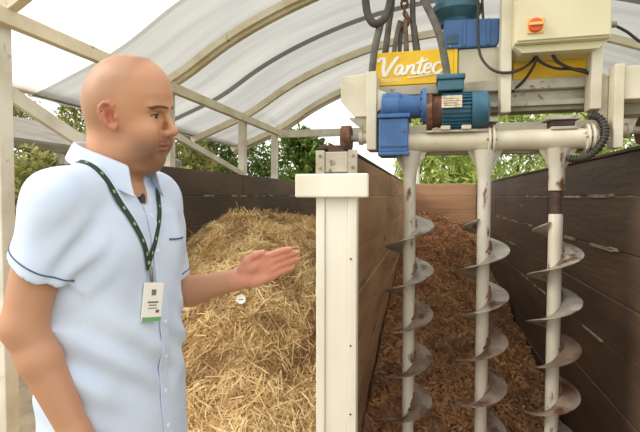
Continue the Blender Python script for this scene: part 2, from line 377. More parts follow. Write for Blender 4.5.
def heap(name, hf, x0, x1, y0, y1, step, base_m, bit_m, nb, lmin, lmax, wid, seed, tilt):
    r = np.random.default_rng(seed)
    xs = np.arange(x0, x1+1e-6, step); ys = np.arange(y0, y1+1e-6, step)
    X, Y = np.meshgrid(xs, ys); Z = hf(X, Y); nx, ny = len(xs), len(ys)
    V = np.stack([X, Y, Z], -1).reshape(-1, 3); i = (np.arange(ny-1)[:, None]*nx+np.arange(nx-1)[None]).ravel()
    F = np.stack([i, i+1, i+nx+1, i+nx], -1)
    # skirt to the floor
    rim = np.concatenate([np.arange(nx), (np.arange(1, ny))*nx+nx-1, (ny-1)*nx+np.arange(nx-2, -1, -1), np.arange(ny-2, 0, -1)*nx])
    B = V[rim].copy(); B[:, 2] = 0; k = len(V); V = np.concatenate([V, B]); m_ = len(rim); a = np.arange(m_); b = (a+1) % m_
    F = np.concatenate([F, np.stack([rim[b], rim[a], k+a, k+b], -1)]); nbase = len(F)
    # loose pieces: bent ribbons of two quads
    u = r.random((nb*3, 2)); px = x0+.02+(x1-x0-.04)*u[:, 0]; py = y0+.02+(y1-y0-.04)*u[:, 1]**1.3
    px = px[:nb]; py = py[:nb]; ang = r.random(nb)*2*np.pi; L = lmin+(lmax-lmin)*r.random(nb)**2
    dz = r.normal(0, tilt, nb); d = np.stack([np.cos(ang)*np.cos(dz), np.sin(ang)*np.cos(dz), np.sin(dz)], -1)
    c = np.stack([px, py, hf(px, py)+.004+np.abs(np.sin(dz))*L*.25+.012*r.random(nb)], -1)
    e = 1e-2; gx = (hf(px+e, py)-hf(px-e, py))/(2*e); gy = (hf(px, py+e)-hf(px, py-e))/(2*e)
    d[:, 2] += d[:, 0]*gx+d[:, 1]*gy; d /= np.linalg.norm(d, axis=1)[:, None]
    q = r.normal(size=(nb, 3)); sd = np.cross(d, q); sd /= np.linalg.norm(sd, axis=1)[:, None]; sd *= (wid*(.6+.8*r.random(nb)))[:, None]
    up = np.cross(sd, d); up /= np.linalg.norm(up, axis=1)[:, None]; bend = (r.normal(0, .08, nb)*L)[:, None]*up
    A = c-d*L[:, None]/2; C = c+d*L[:, None]/2; M = c+bend
    SV = np.stack([A-sd/2, A+sd/2, M-sd/2, M+sd/2, C-sd/2, C+sd/2], 1)
    SV[..., 0] = np.clip(SV[..., 0], x0, x1); SV = SV.reshape(-1, 3)
    o = len(V); j = o+np.arange(nb)*6
    SF = np.concatenate([np.stack([j, j+1, j+3, j+2], -1), np.stack([j+2, j+3, j+5, j+4], -1)])
    me = np_mesh(name, np.concatenate([V, SV]), np.concatenate([F, SF]))
    ob = link(name, me, base_m, fix=False); me.materials.append(MATS[bit_m])
    mi = np.zeros(len(F)+len(SF), np.int32); mi[nbase:] = 1; me.polygons.foreach_set('material_index', mi)
    return ob
o = heap('straw_heap', straw_h, XL+.01, XD-.11, 1.3, 5.6, .035, 'straw_base', 'straw', 60000, .03, .17, .0045, 11, .35)
tag(o, 'heap of dry yellow straw filling the bin against the dark wall', 'straw', kind='stuff')
o = heap('compost_heap', comp_h, XD+.01, XR-.01, 1.86, YE-.01, .035, 'compost', 'chip', 42000, .012, .05, .011, 12, .5)
tag(o, 'heap of brown wood chip compost sloping down behind the augers', 'compost', kind='stuff')
cz = float(straw_h(np.array([-.99]), np.array([2.34]))[0])
cp = tag(empty('bottle_cap', (-.985, 2.32, cz+.03)), 'small white plastic cap lying on the straw heap below the hand', 'cap')
cp.rotation_euler = (R(62), 0, R(20))
MB().lathe((0,0,-.006), (0,0,1), [(0,.024),(.010,.026),(.013,.024),(.0131,.019),(.009,.018)], 24).build('cap_shell', 'cap_white', cp, 40)
MB().box(-.013, .013, -.002, .002, .004, .0052).build('cap_mark', 'badge_ink', cp)

# ------------------------------------------------------------------ compost turning machine
mc = tag(empty('compost_turner', (.24, 2.10, 0)), 'cream steel compost turning machine with three augers, blue motors and yellow sign', 'machine')
mc_off = Vector((-.24, -2.10, 0))
def K(mb, name, mt, parent=None, smooth=None, bevel=0, **k):     # parts are drawn in world metres
    o = mb.build(name, mt, parent or mc, smooth, bevel, **k)
    if (parent or mc) is mc: o.location = mc_off
    return o
# upper beam: sign box, cream box, yellow box, channel below
sg = K(MB().box(-.250, .108, 2.20, 2.30, 2.018, 2.172), 'sign_box', 'yellow', bevel=.004)
K(MB().box(.108, .124, 2.199, 2.30, 2.016, 2.172), 'sign_edge', 'yellow', sg)
K(MB().box(.128, .36, 2.205, 2.33, 2.012, 2.164), 'beam_box', 'cream', bevel=.004)
K(MB().box(.362, .70, 2.21, 2.33, 2.0, 2.15), 'beam_panel', 'yellow', bevel=.004)
K(MB().box(-.255, .715, 2.18, 2.34, 1.965, 2.010), 'channel_flange', 'cream_dirty', bevel=.004)
K(MB().box(-.25, .71, 2.22, 2.32, 1.878, 1.964), 'channel_web', 'cream_dirty', bevel=.004)
K(MB().box(.13, .715, 2.19, 2.23, 1.895, 1.918), 'channel_lip', 'cream_dirty', bevel=.003)
# hand lettered word, letter strokes as raised white ribbons
def stroke(pts, w, name):
    P2 = spline([(x, 0, z) for x, z in pts], 7); V = []; F = []; m_ = len(P2)
    pen = Vector((.55, 0, .83))
    for i, p in enumerate(P2):
        t = (P2[min(i+1, m_-1)]-P2[max(i-1, 0)]).normalized(); nn = Vector((-t.z, 0, t.x))
        ww_ = w*(.45+.55*abs(t.x*pen.z*.3+t.z*.95)); ww_ *= min(1, .45+.3*min(i, m_-1-i))
        p = p - Vector((0, .0016*i/m_+.0003*(sum(map(ord, name)) % 4), 0)); V += [p-nn*ww_/2, p+nn*ww_/2]
    V2 = [v+Vector((0,-.0015,0)) for v in V]; V = V2+[v+Vector((0,.0015,0)) for v in V]; k = 2*m_
    for i in range(m_-1):
        a = 2*i; F += [(a, a+1, a+3, a+2), (k+a, k+a+2, k+a+3, k+a+1), (a, a+2, k+a+2, k+a), (a+1, k+a+1, k+a+3, a+3)]
    mb = MB().add(V, F); mb.v = [(x*1.06-.238, y+2.1985, z*.95+2.062) for x, y, z in mb.v]; return mb
LET = [
 ('V', .016, [[(.0,.070),(.012,.084),(.028,.086),(.030,.070),(.026,.035),(.028,.006),(.034,.002),(.050,.028),(.070,.062),(.088,.084),(.096,.085)]]),
 ('a', .0125, [[(.112,.042),(.100,.048),(.086,.036),(.078,.014),(.086,.003),(.100,.014),(.112,.040),(.106,.012),(.112,.003),(.126,.014)]]),
 ('n', .0125, [[(.134,.048),(.126,.004)], [(.130,.022),(.146,.044),(.158,.045),(.156,.024),(.152,.006),(.160,.003),(.170,.012)]]),
 ('t', .0125, [[(.197,.082),(.184,.034),(.178,.008),(.186,.002),(.200,.012)], [(.166,.051),(.190,.058),(.220,.066)]]),
 ('e', .0125, [[(.208,.022),(.228,.032),(.230,.046),(.218,.049),(.206,.032),(.204,.012),(.214,.002),(.230,.010)]]),
 ('c', .0125, [[(.272,.044),(.266,.051),(.250,.042),(.240,.020),(.246,.004),(.262,.004),(.282,.018)]])]
for ch, w, ss in LET:
    for s_ in ss: K(stroke(s_, w, ch), 'lettering', 'white_paint', sg)
K(stroke([(.128,-.016),(.18,-.010),(.24,-.004),(.275,-.002)], .006, 's'), 'lettering_swoosh', 'white_paint', sg)
def text(body, size, mt, parent, loc, rot=(R(90),0,0), shear=0, ex=.0006, align='LEFT'):
    c = bpy.data.curves.new('lettering', 'FONT'); c.body = body; c.size = size; c.extrude = ex; c.shear = shear; c.align_x = align
    t = bpy.data.objects.new('tmp', c); COL.objects.link(t); dg = bpy.context.evaluated_depsgraph_get()
    me = bpy.data.meshes.new_from_object(t.evaluated_get(dg)); bpy.data.objects.remove(t); me.materials.clear()
    o = link('lettering', me, mt, parent, fix=False); o.location = loc; o.rotation_euler = rot; return o
text('M\u00c1QUINAS', .0185, 'white_paint', sg, (-.222, 2.1992, 2.036), shear=.2)
# left end: carriage box, plate, lug, axle and wheel
K(MB().prism([(-.395,2.045),(-.272,2.055),(-.272,1.86),(-.33,1.86),(-.395,1.935)], 2.10, 2.22), 'carriage_box', 'cream', bevel=.004)
K(MB().prism([(-.36,1.859),(-.275,1.859),(-.275,1.79)], 2.11, 2.21), 'carriage_gusset', 'cream_dirty')
K(MB().box(-.271, -.226, 2.06, 2.20, 1.706, 2.052), 'end_plate', 'cream', bevel=.004)
lug = K(MB().prism([(-.225,1.975),(-.19,1.960),(-.166,1.935),(-.17,1.905),(-.225,1.875)], 2.07, 2.09), 'lug', 'cream', bevel=.003)
K(MB().lathe((-.190,2.056,1.925), (0,1,0), [(0,.010),(.002,.013),(.014,.013)], 6), 'bolt', 'bolt', lug)
def wheel(cx, sgn):
    w = K(MB().lathe((cx-.024, 2.13, 1.767), (1,0,0), [(0,.045),(.002,.058),(.006,.060),(.042,.060),(.046,.058),(.048,.045)], 32), 'wheel', 'rust', smooth=35)
    w.location = mc_off + Vector((0, 0, -.0))
    K(MB().cyl((cx+sgn*.024, 2.13, 1.767), (cx+sgn*.07, 2.13, 1.767), .016, 16), 'axle', 'steel_grey', w, 40)
    K(MB().lathe((cx+sgn*.055, 2.13, 1.767), (sgn,0,0), [(0,.020),(.004,.030),(.02,.032),(.026,.026),(.04,.026)], 20), 'bearing', 'cream_dirty', w, 35)
    return w
wl = wheel(-.372, 1)
wq = wheel(.860, -1)
# blue worm gearbox on the left
gb = K(MB().box(-.212, -.086, 2.03, 2.17, 1.690, 1.838), 'gearbox', 'blue', bevel=.006)
K(MB().box(-.216, -.078, 2.02, 2.18, 1.838, 1.856), 'flange', 'blue', gb, bevel=.004)
K(MB().box(-.216, -.080, 2.022, 2.178, 1.676, 1.692), 'flange', 'blue', gb, bevel=.004)
K(MB().box(-.21, -.09, 2.024, 2.03, 1.715, 1.722), 'rib', 'blue', gb)
K(MB().lathe((-.205, 2.10, 1.895), (1,0,0), [(0,.05),(.006,.066),(.075,.066),(.085,.060),(.12,.050),(.15,.048),(.172,.05),(.178,.078),(.195,.080)], 32), 'worm_housing', 'blue', gb, 30)
K(MB().box(-.196, -.118, 2.045, 2.155, 1.857, 1.945), 'housing_block', 'blue', gb, bevel=.008)
for z in (1.712, 1.812): K(MB().lathe((-.105,2.025,z-.03), (0,1,0), [(0,.005),(.002,.007),(.008,.007)], 6), 'bolt', 'bolt', gb)
for a in range(8):
    K(MB().lathe((-.036, 2.10+.064*math.cos(a*.785+.4), 1.895+.064*math.sin(a*.785+.4)), (1,0,0), [(0,.006),(.008,.006)], 6), 'bolt', 'rust', gb)
# electric motor: coupling, finned body, terminal box, fan cowl, plate
mo = K(MB().lathe((.052, 2.10, 1.868), (1,0,0), [(0,.066),(.004,.072),(.118,.072),(.122,.066)], 40), 'motor', 'teal', smooth=30)
K(MB().lathe((-.010, 2.10, 1.868), (1,0,0), [(0,.082),(.022,.082),(.026,.07),(.040,.066),(.064,.070)], 32), 'coupling_flange', 'rust', mo, 30)
for a in range(30):
    g_ = 2*math.pi*a/30
    if 60 < math.degrees(g_) < 120: continue
    c, s_ = math.cos(g_), math.sin(g_)
    K(MB().beam((.056, 2.10-c*.075, 1.868+s_*.075), (.172, 2.10-c*.075, 1.868+s_*.075), .004, .018, up=(0,-c,s_)), 'fin', 'teal', mo)
K(MB().lathe((.174, 2.10, 1.868), (1,0,0), [(0,.078),(.004,.083),(.050,.083),(.066,.078),(.074,.066),(.0741,.02)], 40), 'fan_cowl', 'teal', mo, 35)
K(MB().box(.036, .142, 2.035, 2.16, 1.946, 1.992), 'terminal_box', 'dark_teal', mo, bevel=.006)
K(MB().box(.030, .148, 2.028, 2.166, 1.992, 2.014), 'terminal_lid', 'teal', mo, bevel=.006)
np_ = K(MB().box(.052, .134, 2.006, 2.012, 1.868, 1.918), 'nameplate', 'nameplate', mo, bevel=.001)
for i in range(4): K(MB().box(.060, .126-.012*(i % 2), 2.0052, 2.0061, 1.876+.0095*i, 1.8785+.0095*i), 'print_line', 'badge_ink', mo)
for x in (.07, .155): K(MB().box(x-.02, x+.02, 2.04, 2.16, 1.782, 1.800), 'motor_foot', 'cream', mo, bevel=.003)
K(MB().box(-.01, .20, 2.05, 2.15, 1.774, 1.782), 'motor_mount', 'cream_dirty')
# drive tube with flanges and bearing blocks
tb = K(MB().cyl((-.17, 2.10, 1.737), (.665, 2.10, 1.737), .043, 32), 'drive_tube', 'cream', smooth=40)
for x in (.245, .262, .622, .640): K(MB().lathe((x, 2.10, 1.737), (1,0,0), [(0,.052),(.001,.060),(.010,.060),(.011,.052)], 32), 'flange', 'cream', tb, 40)
for x in (.2585, .6355):
    for a in range(6): K(MB().cyl((x-.02, 2.10+.052*math.cos(a*1.047), 1.737+.052*math.sin(a*1.047)), (x+.02, 2.10+.052*math.cos(a*1.047), 1.737+.052*math.sin(a*1.047)), .005, 6), 'bolt', 'bolt', tb)
for x in (.22, .535):
    pb = K(MB().box(x-.065, x+.065, 2.06, 2.16, 1.812, 1.829), 'bearing_plate', 'steel_grey', bevel=.003)
    K(MB().box(x-.045, x+.045, 2.07, 2.15, 1.785, 1.812), 'bearing_block', 'rust_dark_tone', pb, bevel=.006)
    K(MB().box(x-.045, x+.055, 2.065, 2.155, 1.772, 1.785), 'bearing_foot', 'steel_grey', pb, bevel=.003)
K(MB().box(-.20, .70, 2.13, 2.19, 1.685, 1.712), 'cross_angle', 'steel_grey', bevel=.003)
# three augers
def flight(cx, zr, ztop, zbot, pitch=.2, ro=.108, ri=.026, th=.004, fadein=True):
    n = 28; V = []; F = []; t0 = (ztop-zr)/pitch*2*math.pi; t1 = (zbot-zr)/pitch*2*math.pi; N_ = int(abs(t1-t0)/(2*math.pi)*n); fade = n//3
    for i in range(N_+1):
        t = t0+(t1-t0)*i/N_; z = zr+pitch*t/(2*math.pi); rr = ri+(ro-ri)*(min(1, (i+2)/fade) if fadein else 1)
        c, s_ = math.cos(t), math.sin(t)
        for q in range(3):
            rad = ri+(rr-ri)*q/2
            V += [(cx+rad*c, 2.10+rad*s_, z+th/2), (cx+rad*c, 2.10+rad*s_, z-th/2)]
    for i in range(N_):
        a = i*6; b = a+6
        for q in (0, 2): F += [(a+q, a+q+2, b+q+2, b+q), (a+q+1, b+q+1, b+q+3, a+q+3)]
        F += [(a+4, a+5, b+5, b+4), (a, b, b+1, a+1)]
    F += [(0, 1, 3, 2), (2, 3, 5, 4)]; e = N_*6; F += [(e, e+2, e+3, e+1), (e+2, e+4, e+5, e+3)]
    return MB().add(V, F)
for k, (cx, zr, zt) in enumerate(((-.080, 1.368, 1.44), (.236, 1.272, 1.40), (.522, 1.267, 1.39))):
    if k < 2: sh = K(MB().lathe((cx, 2.10, .30), (0,0,1), [(0,.01),(.06,.026),(1.40,.028)], 24), 'auger', 'shaft_paint', smooth=40)
    else:
        sh = K(MB().lathe((cx, 2.10, .30), (0,0,1), [(0,.01),(.06,.026),(1.12,.028),(1.125,.024)], 24), 'auger', 'shaft_paint', smooth=40)
        K(MB().lathe((cx, 2.10, 1.424), (0,0,1), [(0,.022),(.10,.022)], 20), 'worn_neck', 'rust_dark_tone', sh, 40)
        K(MB().lathe((cx, 2.10, 1.523), (0,0,1), [(0,.030),(.004,.031),(.177,.031)], 24), 'upper_sleeve', 'shaft_paint', sh, 40)
    K(MB().lathe((cx, 2.10, 1.585), (0,0,1), [(0,.029),(.03,.031),(.095,.044),(.112,.048)], 24, True), 'collar_cone', 'shaft_paint', sh, 30)
    K(MB().prism([(cx-.030,1.61),(cx+.030,1.61),(cx+.074,1.697),(cx-.074,1.697)], 2.093, 2.107), 'gusset', 'cream_dirty', sh)
    zm = zr-.27-.03*k
    K(flight(cx, zr, zt, zm), 'flight', 'flight_metal', sh, 60)
    K(flight(cx, zr, zm, .42, fadein=False), 'flight', 'flight_rusty', sh, 60)
    rr = random.Random(k)
    for j in range(6):          # torn straw and plastic caught where the blade meets the shaft
        z = zr-.2*j-.035; mbk = MB()
        for q in range(5):
            a0 = rr.uniform(-1.5, .1); zz = z+rr.uniform(-.03, .03)
            mbk.tube([(cx+.029*math.cos(a0), 2.10+.029*math.sin(a0), zz), (cx+.034*math.cos(a0+.4), 2.10+.034*math.sin(a0+.4), zz+.02), (cx+.03*math.cos(a0+.7), 2.10+.03*math.sin(a0+.7), zz+.05)], .004, 5, 3)
        if zr-.2*j > .5: K(mbk, 'debris', 'rust', sh)
# upper blue gear motor
ug = K(MB().prism([(.070,2.166),(.288,2.166),(.300,2.18),(.300,2.285),(.07,2.298),(.062,2.29),(.062,2.176)], 2.19, 2.33), 'gear_motor', 'blue', bevel=.006)
K(MB().box(.145, .158, 2.183, 2.19, 2.172, 2.285), 'rib', 'blue', ug, bevel=.002)
K(MB().box(.245, .26, 2.183, 2.19, 2.172, 2.285), 'rib', 'blue', ug, bevel=.002)
K(MB().box(.078, .125, 2.184, 2.19, 2.185, 2.225), 'cover_plate', 'dark_teal', ug, bevel=.002)
K(MB().lathe((.118, 2.26, 2.290), (0,0,1), [(0,.070),(.015,.075),(.042,.106),(.052,.114),(.076,.114),(.080,.100),(.11,.092),(.40,.092),(.42,.080)], 40), 'motor_bell', 'dark_teal', ug, 30)
for a in range(24):
    g_ = 2*math.pi*a/24
    K(MB().beam((.118+.094*math.cos(g_), 2.26+.094*math.sin(g_), 2.45), (.118+.094*math.cos(g_), 2.26+.094*math.sin(g_), 2.68), .005, .014, up=(math.cos(g_), math.sin(g_), 0)), 'fin', 'dark_teal', ug)
K(MB().lathe((.09, 2.186, 2.176), (0,1,0), [(0,.006),(.006,.006)], 6), 'bolt', 'bolt', ug)
# control cabinet on its two legs
cb = K(MB().box(.338, .690, 2.03, 2.22, 2.118, 2.56), 'control_cabinet', 'cabinet', bevel=.006)
K(MB().box(.345, .683, 2.022, 2.03, 2.126, 2.552), 'cabinet_door', 'cabinet', cb, bevel=.003)
K(MB().prism([(.338,2.117),(.690,2.117),(.655,2.088),(.372,2.088)], 2.06, 2.20), 'cabinet_base', 'cabinet', cb)
K(MB().box(.690, .70, 2.06, 2.09, 2.165, 2.195), 'cable_gland', 'bolt', cb)
K(MB().lathe((.70,2.075,2.18), (1,0,0), [(0,.012),(.02,.012)], 10), 'gland_nut', 'bolt', cb)
sw = K(MB().box(.380, .443, 2.016, 2.022, 2.150, 2.213), 'switch_plate', 'switch_yellow', cb, bevel=.006)
K(MB().lathe((.4115,2.016,2.1815), (0,-1,0), [(0,.028),(.010,.027),(.013,.024)], 28), 'switch_dial', 'orange', cb, 35)
K(MB().box(.385, .438, 1.992, 2.004, 2.1755, 2.1875), 'switch_grip', 'switch_yellow', cb, bevel=.003)
for x in (.318, .664): K(MB().box(x-.021, x+.021, 2.10, 2.18, 1.855, 2.56 if x < .4 else 2.1165), 'cabinet_leg', 'cream', bevel=.004)
def cable(pts, r, mt='black_cable', name='cable'): return K(MB().tube(pts, r, 8, 6), name, mt)
cable([(.205,2.16,2.40),(.205,2.15,2.28),(.210,2.14,2.14),(.235,2.12,2.07),(.28,2.09,2.025),(.34,2.09,2.02),(.40,2.12,2.05),(.44,2.14,2.09)], .006)
cable([(.44,2.12,2.09),(.43,2.13,2.05),(.40,2.16,2.0),(.36,2.19,1.965),(.33,2.20,1.95)], .006)
cable([(.43,2.12,2.095),(.46,2.12,2.06),(.52,2.13,2.035),(.60,2.14,2.03),(.66,2.18,2.028)], .006)
cable([(.50,2.12,2.092),(.52,2.12,2.06),(.57,2.12,2.03),(.63,2.13,2.012),(.67,2.18,2.01)], .007)
cable([(.71,2.075,2.18),(.76,2.08,2.15),(.84,2.1,2.10),(.98,2.12,2.08)], .006)
# right end frame
re_ = K(MB().box(.712, .748, 2.05, 2.12, 1.69, 2.02), 'end_tube', 'cream', bevel=.004)
K(MB().box(.749, .99, 2.06, 2.16, 1.882, 2.012), 'end_panel', 'cream', bevel=.004)
K(MB().box(.95, .99, 2.05, 2.12, 1.70, 1.881), 'end_tube', 'cream', bevel=.004)
K(MB().box(.676, .711, 2.11, 2.18, 1.76, 1.99), 'end_bracket', 'cream_dirty', bevel=.004)
K(MB().box(.69, .96, 2.18, 2.30, 1.84, 2.0), 'end_beam', 'cream_dirty', bevel=.004)
# corrugated black hose looping round the tube end
LP = spline([(.555,2.07,1.655),(.59,2.05,1.648),(.635,2.04,1.668),(.672,2.04,1.715),(.682,2.05,1.765),(.668,2.07,1.812),(.635,2.09,1.83)], 8)
hp = K(MB().tube([tuple(p) for p in LP], .012, 12, 1), 'corrugated_hose', 'black_rubber', smooth=50)
for i in range(2, len(LP)-2, 2):
    t = (LP[i+1]-LP[i-1]).normalized(); K(MB().lathe(LP[i]-t*.003, t, [(0,.0125),(.001,.016),(.005,.016),(.006,.0125)], 14), 'hose_ring', 'black_rubber', hp, 40)
# supply hoses hanging beside the sign (still parts of the machine)
K(MB().tube([(-.300,2.14,2.60),(-.290,2.14,2.42),(-.276,2.14,2.33),(-.248,2.14,2.288),(-.212,2.15,2.30),(-.185,2.17,2.36),(-.170,2.18,2.47),(-.172,2.18,2.60)], .018, 12), 'supply_hose', 'hose_dark', smooth='all')
K(MB().tube([(-.215,2.15,2.31),(-.228,2.16,2.26),(-.245,2.15,2.18),(-.256,2.15,2.09),(-.262,2.15,2.02)], .0165, 12), 'supply_hose', 'hose', smooth='all')
K(MB().tube([(-.05,2.12,2.50),(-.03,2.12,2.38),(.010,2.12,2.29),(.042,2.10,2.20),(.062,2.10,2.11),(.074,2.10,2.04),(.076,2.10,2.01)], .0165, 12), 'supply_hose', 'hose', smooth='all')
K(MB().tube([(.235,2.22,2.28),(.228,2.22,2.40),(.226,2.22,2.56)], .006, 8), 'cable', 'hose_dark')

# chain hoist slings holding the beam
hc = tag(empty('hoist_chain', (-.117, 2.24, 2.95)), 'rusty lifting chain hanging over the yellow sign', 'chain')
def torus_link(r, t, flat=1.5):
    V = []; F = []; n, k = 14, 6
    for i in range(n):
        a = 2*math.pi*i/n
        for j in range(k):
            b = 2*math.pi*j/k; V.append(((r+t*math.cos(b))*math.cos(a), t*math.sin(b), (r+t*math.cos(b))*math.sin(a)*flat))
    for i in range(n):
        for j in range(k): F.append((i*k+j, ((i+1) % n)*k+j, ((i+1) % n)*k+(j+1) % k, i*k+(j+1) % k))
    return MB().add(V, F)
lk0 = torus_link(.014, .006).build('chain_link', 'rust', hc, 'all')
for i in range(1, 18):
    l = lk0.copy(); COL.objects.link(l); l.parent = hc; l.location = (0, 0, -.034*i); l.rotation_euler = (0, 0, R(90*(i % 2)))
hk = MB().tube([(0,0,-.585),(.012,0,-.61),(.014,0,-.635),(0,0,-.655),(-.016,0,-.64)], .012, 10, 6).build('hook', 'rust', hc, 'all')
for i, (pts, rt, rb, mt) in enumerate((
    ([(-.150,2.25,2.96),(-.172,2.25,2.46),(-.190,2.25,2.32),(-.208,2.25,2.17)], .011, .016, 'hose'),
    ([(-.136,2.235,2.325),(-.150,2.24,2.27),(-.166,2.245,2.17)], .011, .012, 'sling'),
    ([(-.122,2.255,2.325),(-.132,2.25,2.27),(-.140,2.25,2.17)], .008, .010, 'hose_dark'),
    ([(-.112,2.235,2.33),(-.110,2.24,2.27),(-.106,2.245,2.17)], .010, .013, 'sling'),
    ([(-.078,2.27,2.96),(-.080,2.27,2.40),(-.072,2.265,2.29),(-.056,2.25,2.17)], .011, .018, 'hose'))):
    s_ = MB().tube(pts, [rt, rb], 10, 5).build('lifting_sling', mt, None, 'all')
    tag(s_, ['long grey sling slanting down to the sign box beside the looped hose', 'tan sling from the rusty hook to the sign box, slanting outward', 'thin dark sling hanging between the two tan slings', 'tan sling straight below the rusty hook above the sign', 'long thick grey sling slanting from the chain towards the blue motor'][i], 'sling', 'slings above the sign')
# ------------------------------------------------------------------ trees and neighbouring shed beyond the bins
def tree(name, label, x, y, z0, z1, rx, ry, n, mt, ll, lw, seed, droop=0, group='trees beyond the bins'):
    r = np.random.default_rng(seed); t = tag(empty(name, (x, y, -.02)), label, 'tree', group)
    for q in range(3):
        a = q*2.1+seed; MB().tube([(.1*math.cos(a), .1*math.sin(a), 0), (.15*math.cos(a), .15*math.sin(a), z0*.6+.3), (rx*.4*math.cos(a), ry*.4*math.sin(a), (z0+z1)/2)], [.05, .015], 7, 4).build('trunk', 'bark', t, 'all')
    nc = 40; cc = r.normal(size=(nc, 3)); cc /= np.linalg.norm(cc, axis=1)[:, None]; cc *= (.45+.5*r.random(nc)**.5)[:, None]
    k = r.integers(0, nc, n); p = cc[k]+r.normal(0, .16, (n, 3)); p /= np.maximum(1, np.linalg.norm(p, axis=1))[:, None]; p *= np.array([rx, ry, (z1-z0)/2]); p[:, 2] += (z0+z1)/2
    d = r.normal(size=(n, 3)); d[:, 2] -= droop; d /= np.linalg.norm(d, axis=1)[:, None]
    s = np.cross(d, r.normal(size=(n, 3))); s /= np.linalg.norm(s, axis=1)[:, None]
    L = (ll*(.6+.8*r.random(n)))[:, None]; w = (lw*(.7+.6*r.random(n)))[:, None]
    V = np.stack([p, p+d*L*.45-s*w/2, p+d*L, p+d*L*.45+s*w/2], 1).reshape(-1, 3); i = np.arange(n)*4
    o = link('foliage', np_mesh('foliage', V, np.stack([i, i+1, i+2, i+3], -1)), mt, t, fix=False); o['kind'] = 'stuff'
TR = [
 ('bamboo_clump', 'pale green bamboo clump behind the end wall, just right of the first auger', .15, 11.2, .4, 4.6, .95, .7, 7000, 'leaf_bamboo', .30, .05, 1, .8),
 ('bamboo_clump', 'pale green bamboo clump behind the end wall, between second and third augers', 1.9, 13.6, .4, 5.2, 1.5, .8, 9000, 'leaf_bamboo', .30, .05, 2, .8),
 ('bamboo_clump', 'pale green bamboo clump above the right plank wall beside the machine wheel', 3.9, 11.2, .4, 4.8, 1.5, .7, 8000, 'leaf_bamboo', .30, .05, 3, .8),
 ('leafy_tree', 'leafy tree beside the white post cap, above the dark wall', -2.7, 9.6, .3, 2.95, .75, .8, 10200, 'leaf_dark', .13, .06, 4, .2),
 ('leafy_tree', 'dark leafy tree between the two farthest roof posts', -4.9, 12.2, .3, 3.8, 1.6, .8, 15300, 'leaf_dark', .13, .06, 5, .2),
 ('leafy_tree', 'olive green tree seen under the roof edge beyond the brace', -6.0, 9.8, .3, 3.2, 1.3, .9, 13600, 'leaf_olive', .13, .06, 6, .2),
 ('leafy_tree', 'olive green tree behind the back of the man\'s head', -10.0, 12.2, .3, 4.6, 1.9, .9, 15300, 'leaf_olive', .13, .06, 7, .2),
 ('leafy_tree', 'yellowish tree behind the neighbouring shed roof', -9.6, 8.6, .3, 4.2, 1.5, 1.0, 11900, 'leaf_olive', .13, .06, 8, .2)]
for a in TR: tree(*a)
sd = tag(empty('neighbour_shed', (-5.6, 5.0, 0)), 'neighbouring shed with grey sloping roof behind the man', 'shed')
MB().add([(-1.5,-1.9,2.90),(1.35,-1.9,2.12),(1.35,2.4,2.12),(-1.5,2.4,2.90),(-1.5,-1.9,2.86),(1.35,-1.9,2.07),(1.35,2.4,2.07),(-1.5,2.4,2.86)],
         [(0,1,2,3),(7,6,5,4),(0,4,5,1),(1,5,6,2),(2,6,7,3),(3,7,4,0)]).build('roof_sheet', 'shed_roof', sd)
MB().beam((1.33,-1.9,2.05), (1.33,2.4,2.05), .05, .08).build('eave_board', 'shed_wall', sd)
for y in (-1.5, -.2, 1.1, 2.3):
    MB().beam((1.25,y,0), (1.25,y,2.02), .07, .07, up=(0,1,0)).build('shed_post', 'white_wood', sd)
    MB().beam((-1.2,y,0), (-1.2,y,2.78), .07, .07, up=(0,1,0)).build('shed_post', 'white_wood', sd)
for z in (.9, 1.4, 1.86): MB().beam((1.30,-1.85,z), (1.30,2.35,z), .025, .05).build('fence_rail', 'shed_wall', sd)
wp = tag(empty('marker_pole', (-.20, 9.15, 0)), 'slim white pole standing beyond the end wall beside the bamboo', 'pole')
MB().cyl((0,0,-.02), (0,0,2.6), .035, 14).build('pole_shaft', 'white_wood', wp, 40)
MB().lathe((0,0,2.6), (0,0,1), [(0,.045),(.02,.045),(.04,.02)], 14).build('pole_cap', 'white_wood', wp, 40)
for i in range(3):
    r = np.random.default_rng(40+i); x, y = ((-3.4, 3.3), (-3.4, 4.7), (-3.5, 6.1))[i]
    tree('hedge_bush', ['bushy shrub below the shed eave, next to the white roof post', 'bushy shrub below the shed eave, at the man\'s shoulder', 'bushy shrub between shed and bin wall, behind the man\'s neck'][i], x, y, .1, 1.95, .42, .5, 15300, 'leaf_olive', .06, .03, 50+i, 0, 'shrubs by the shed')

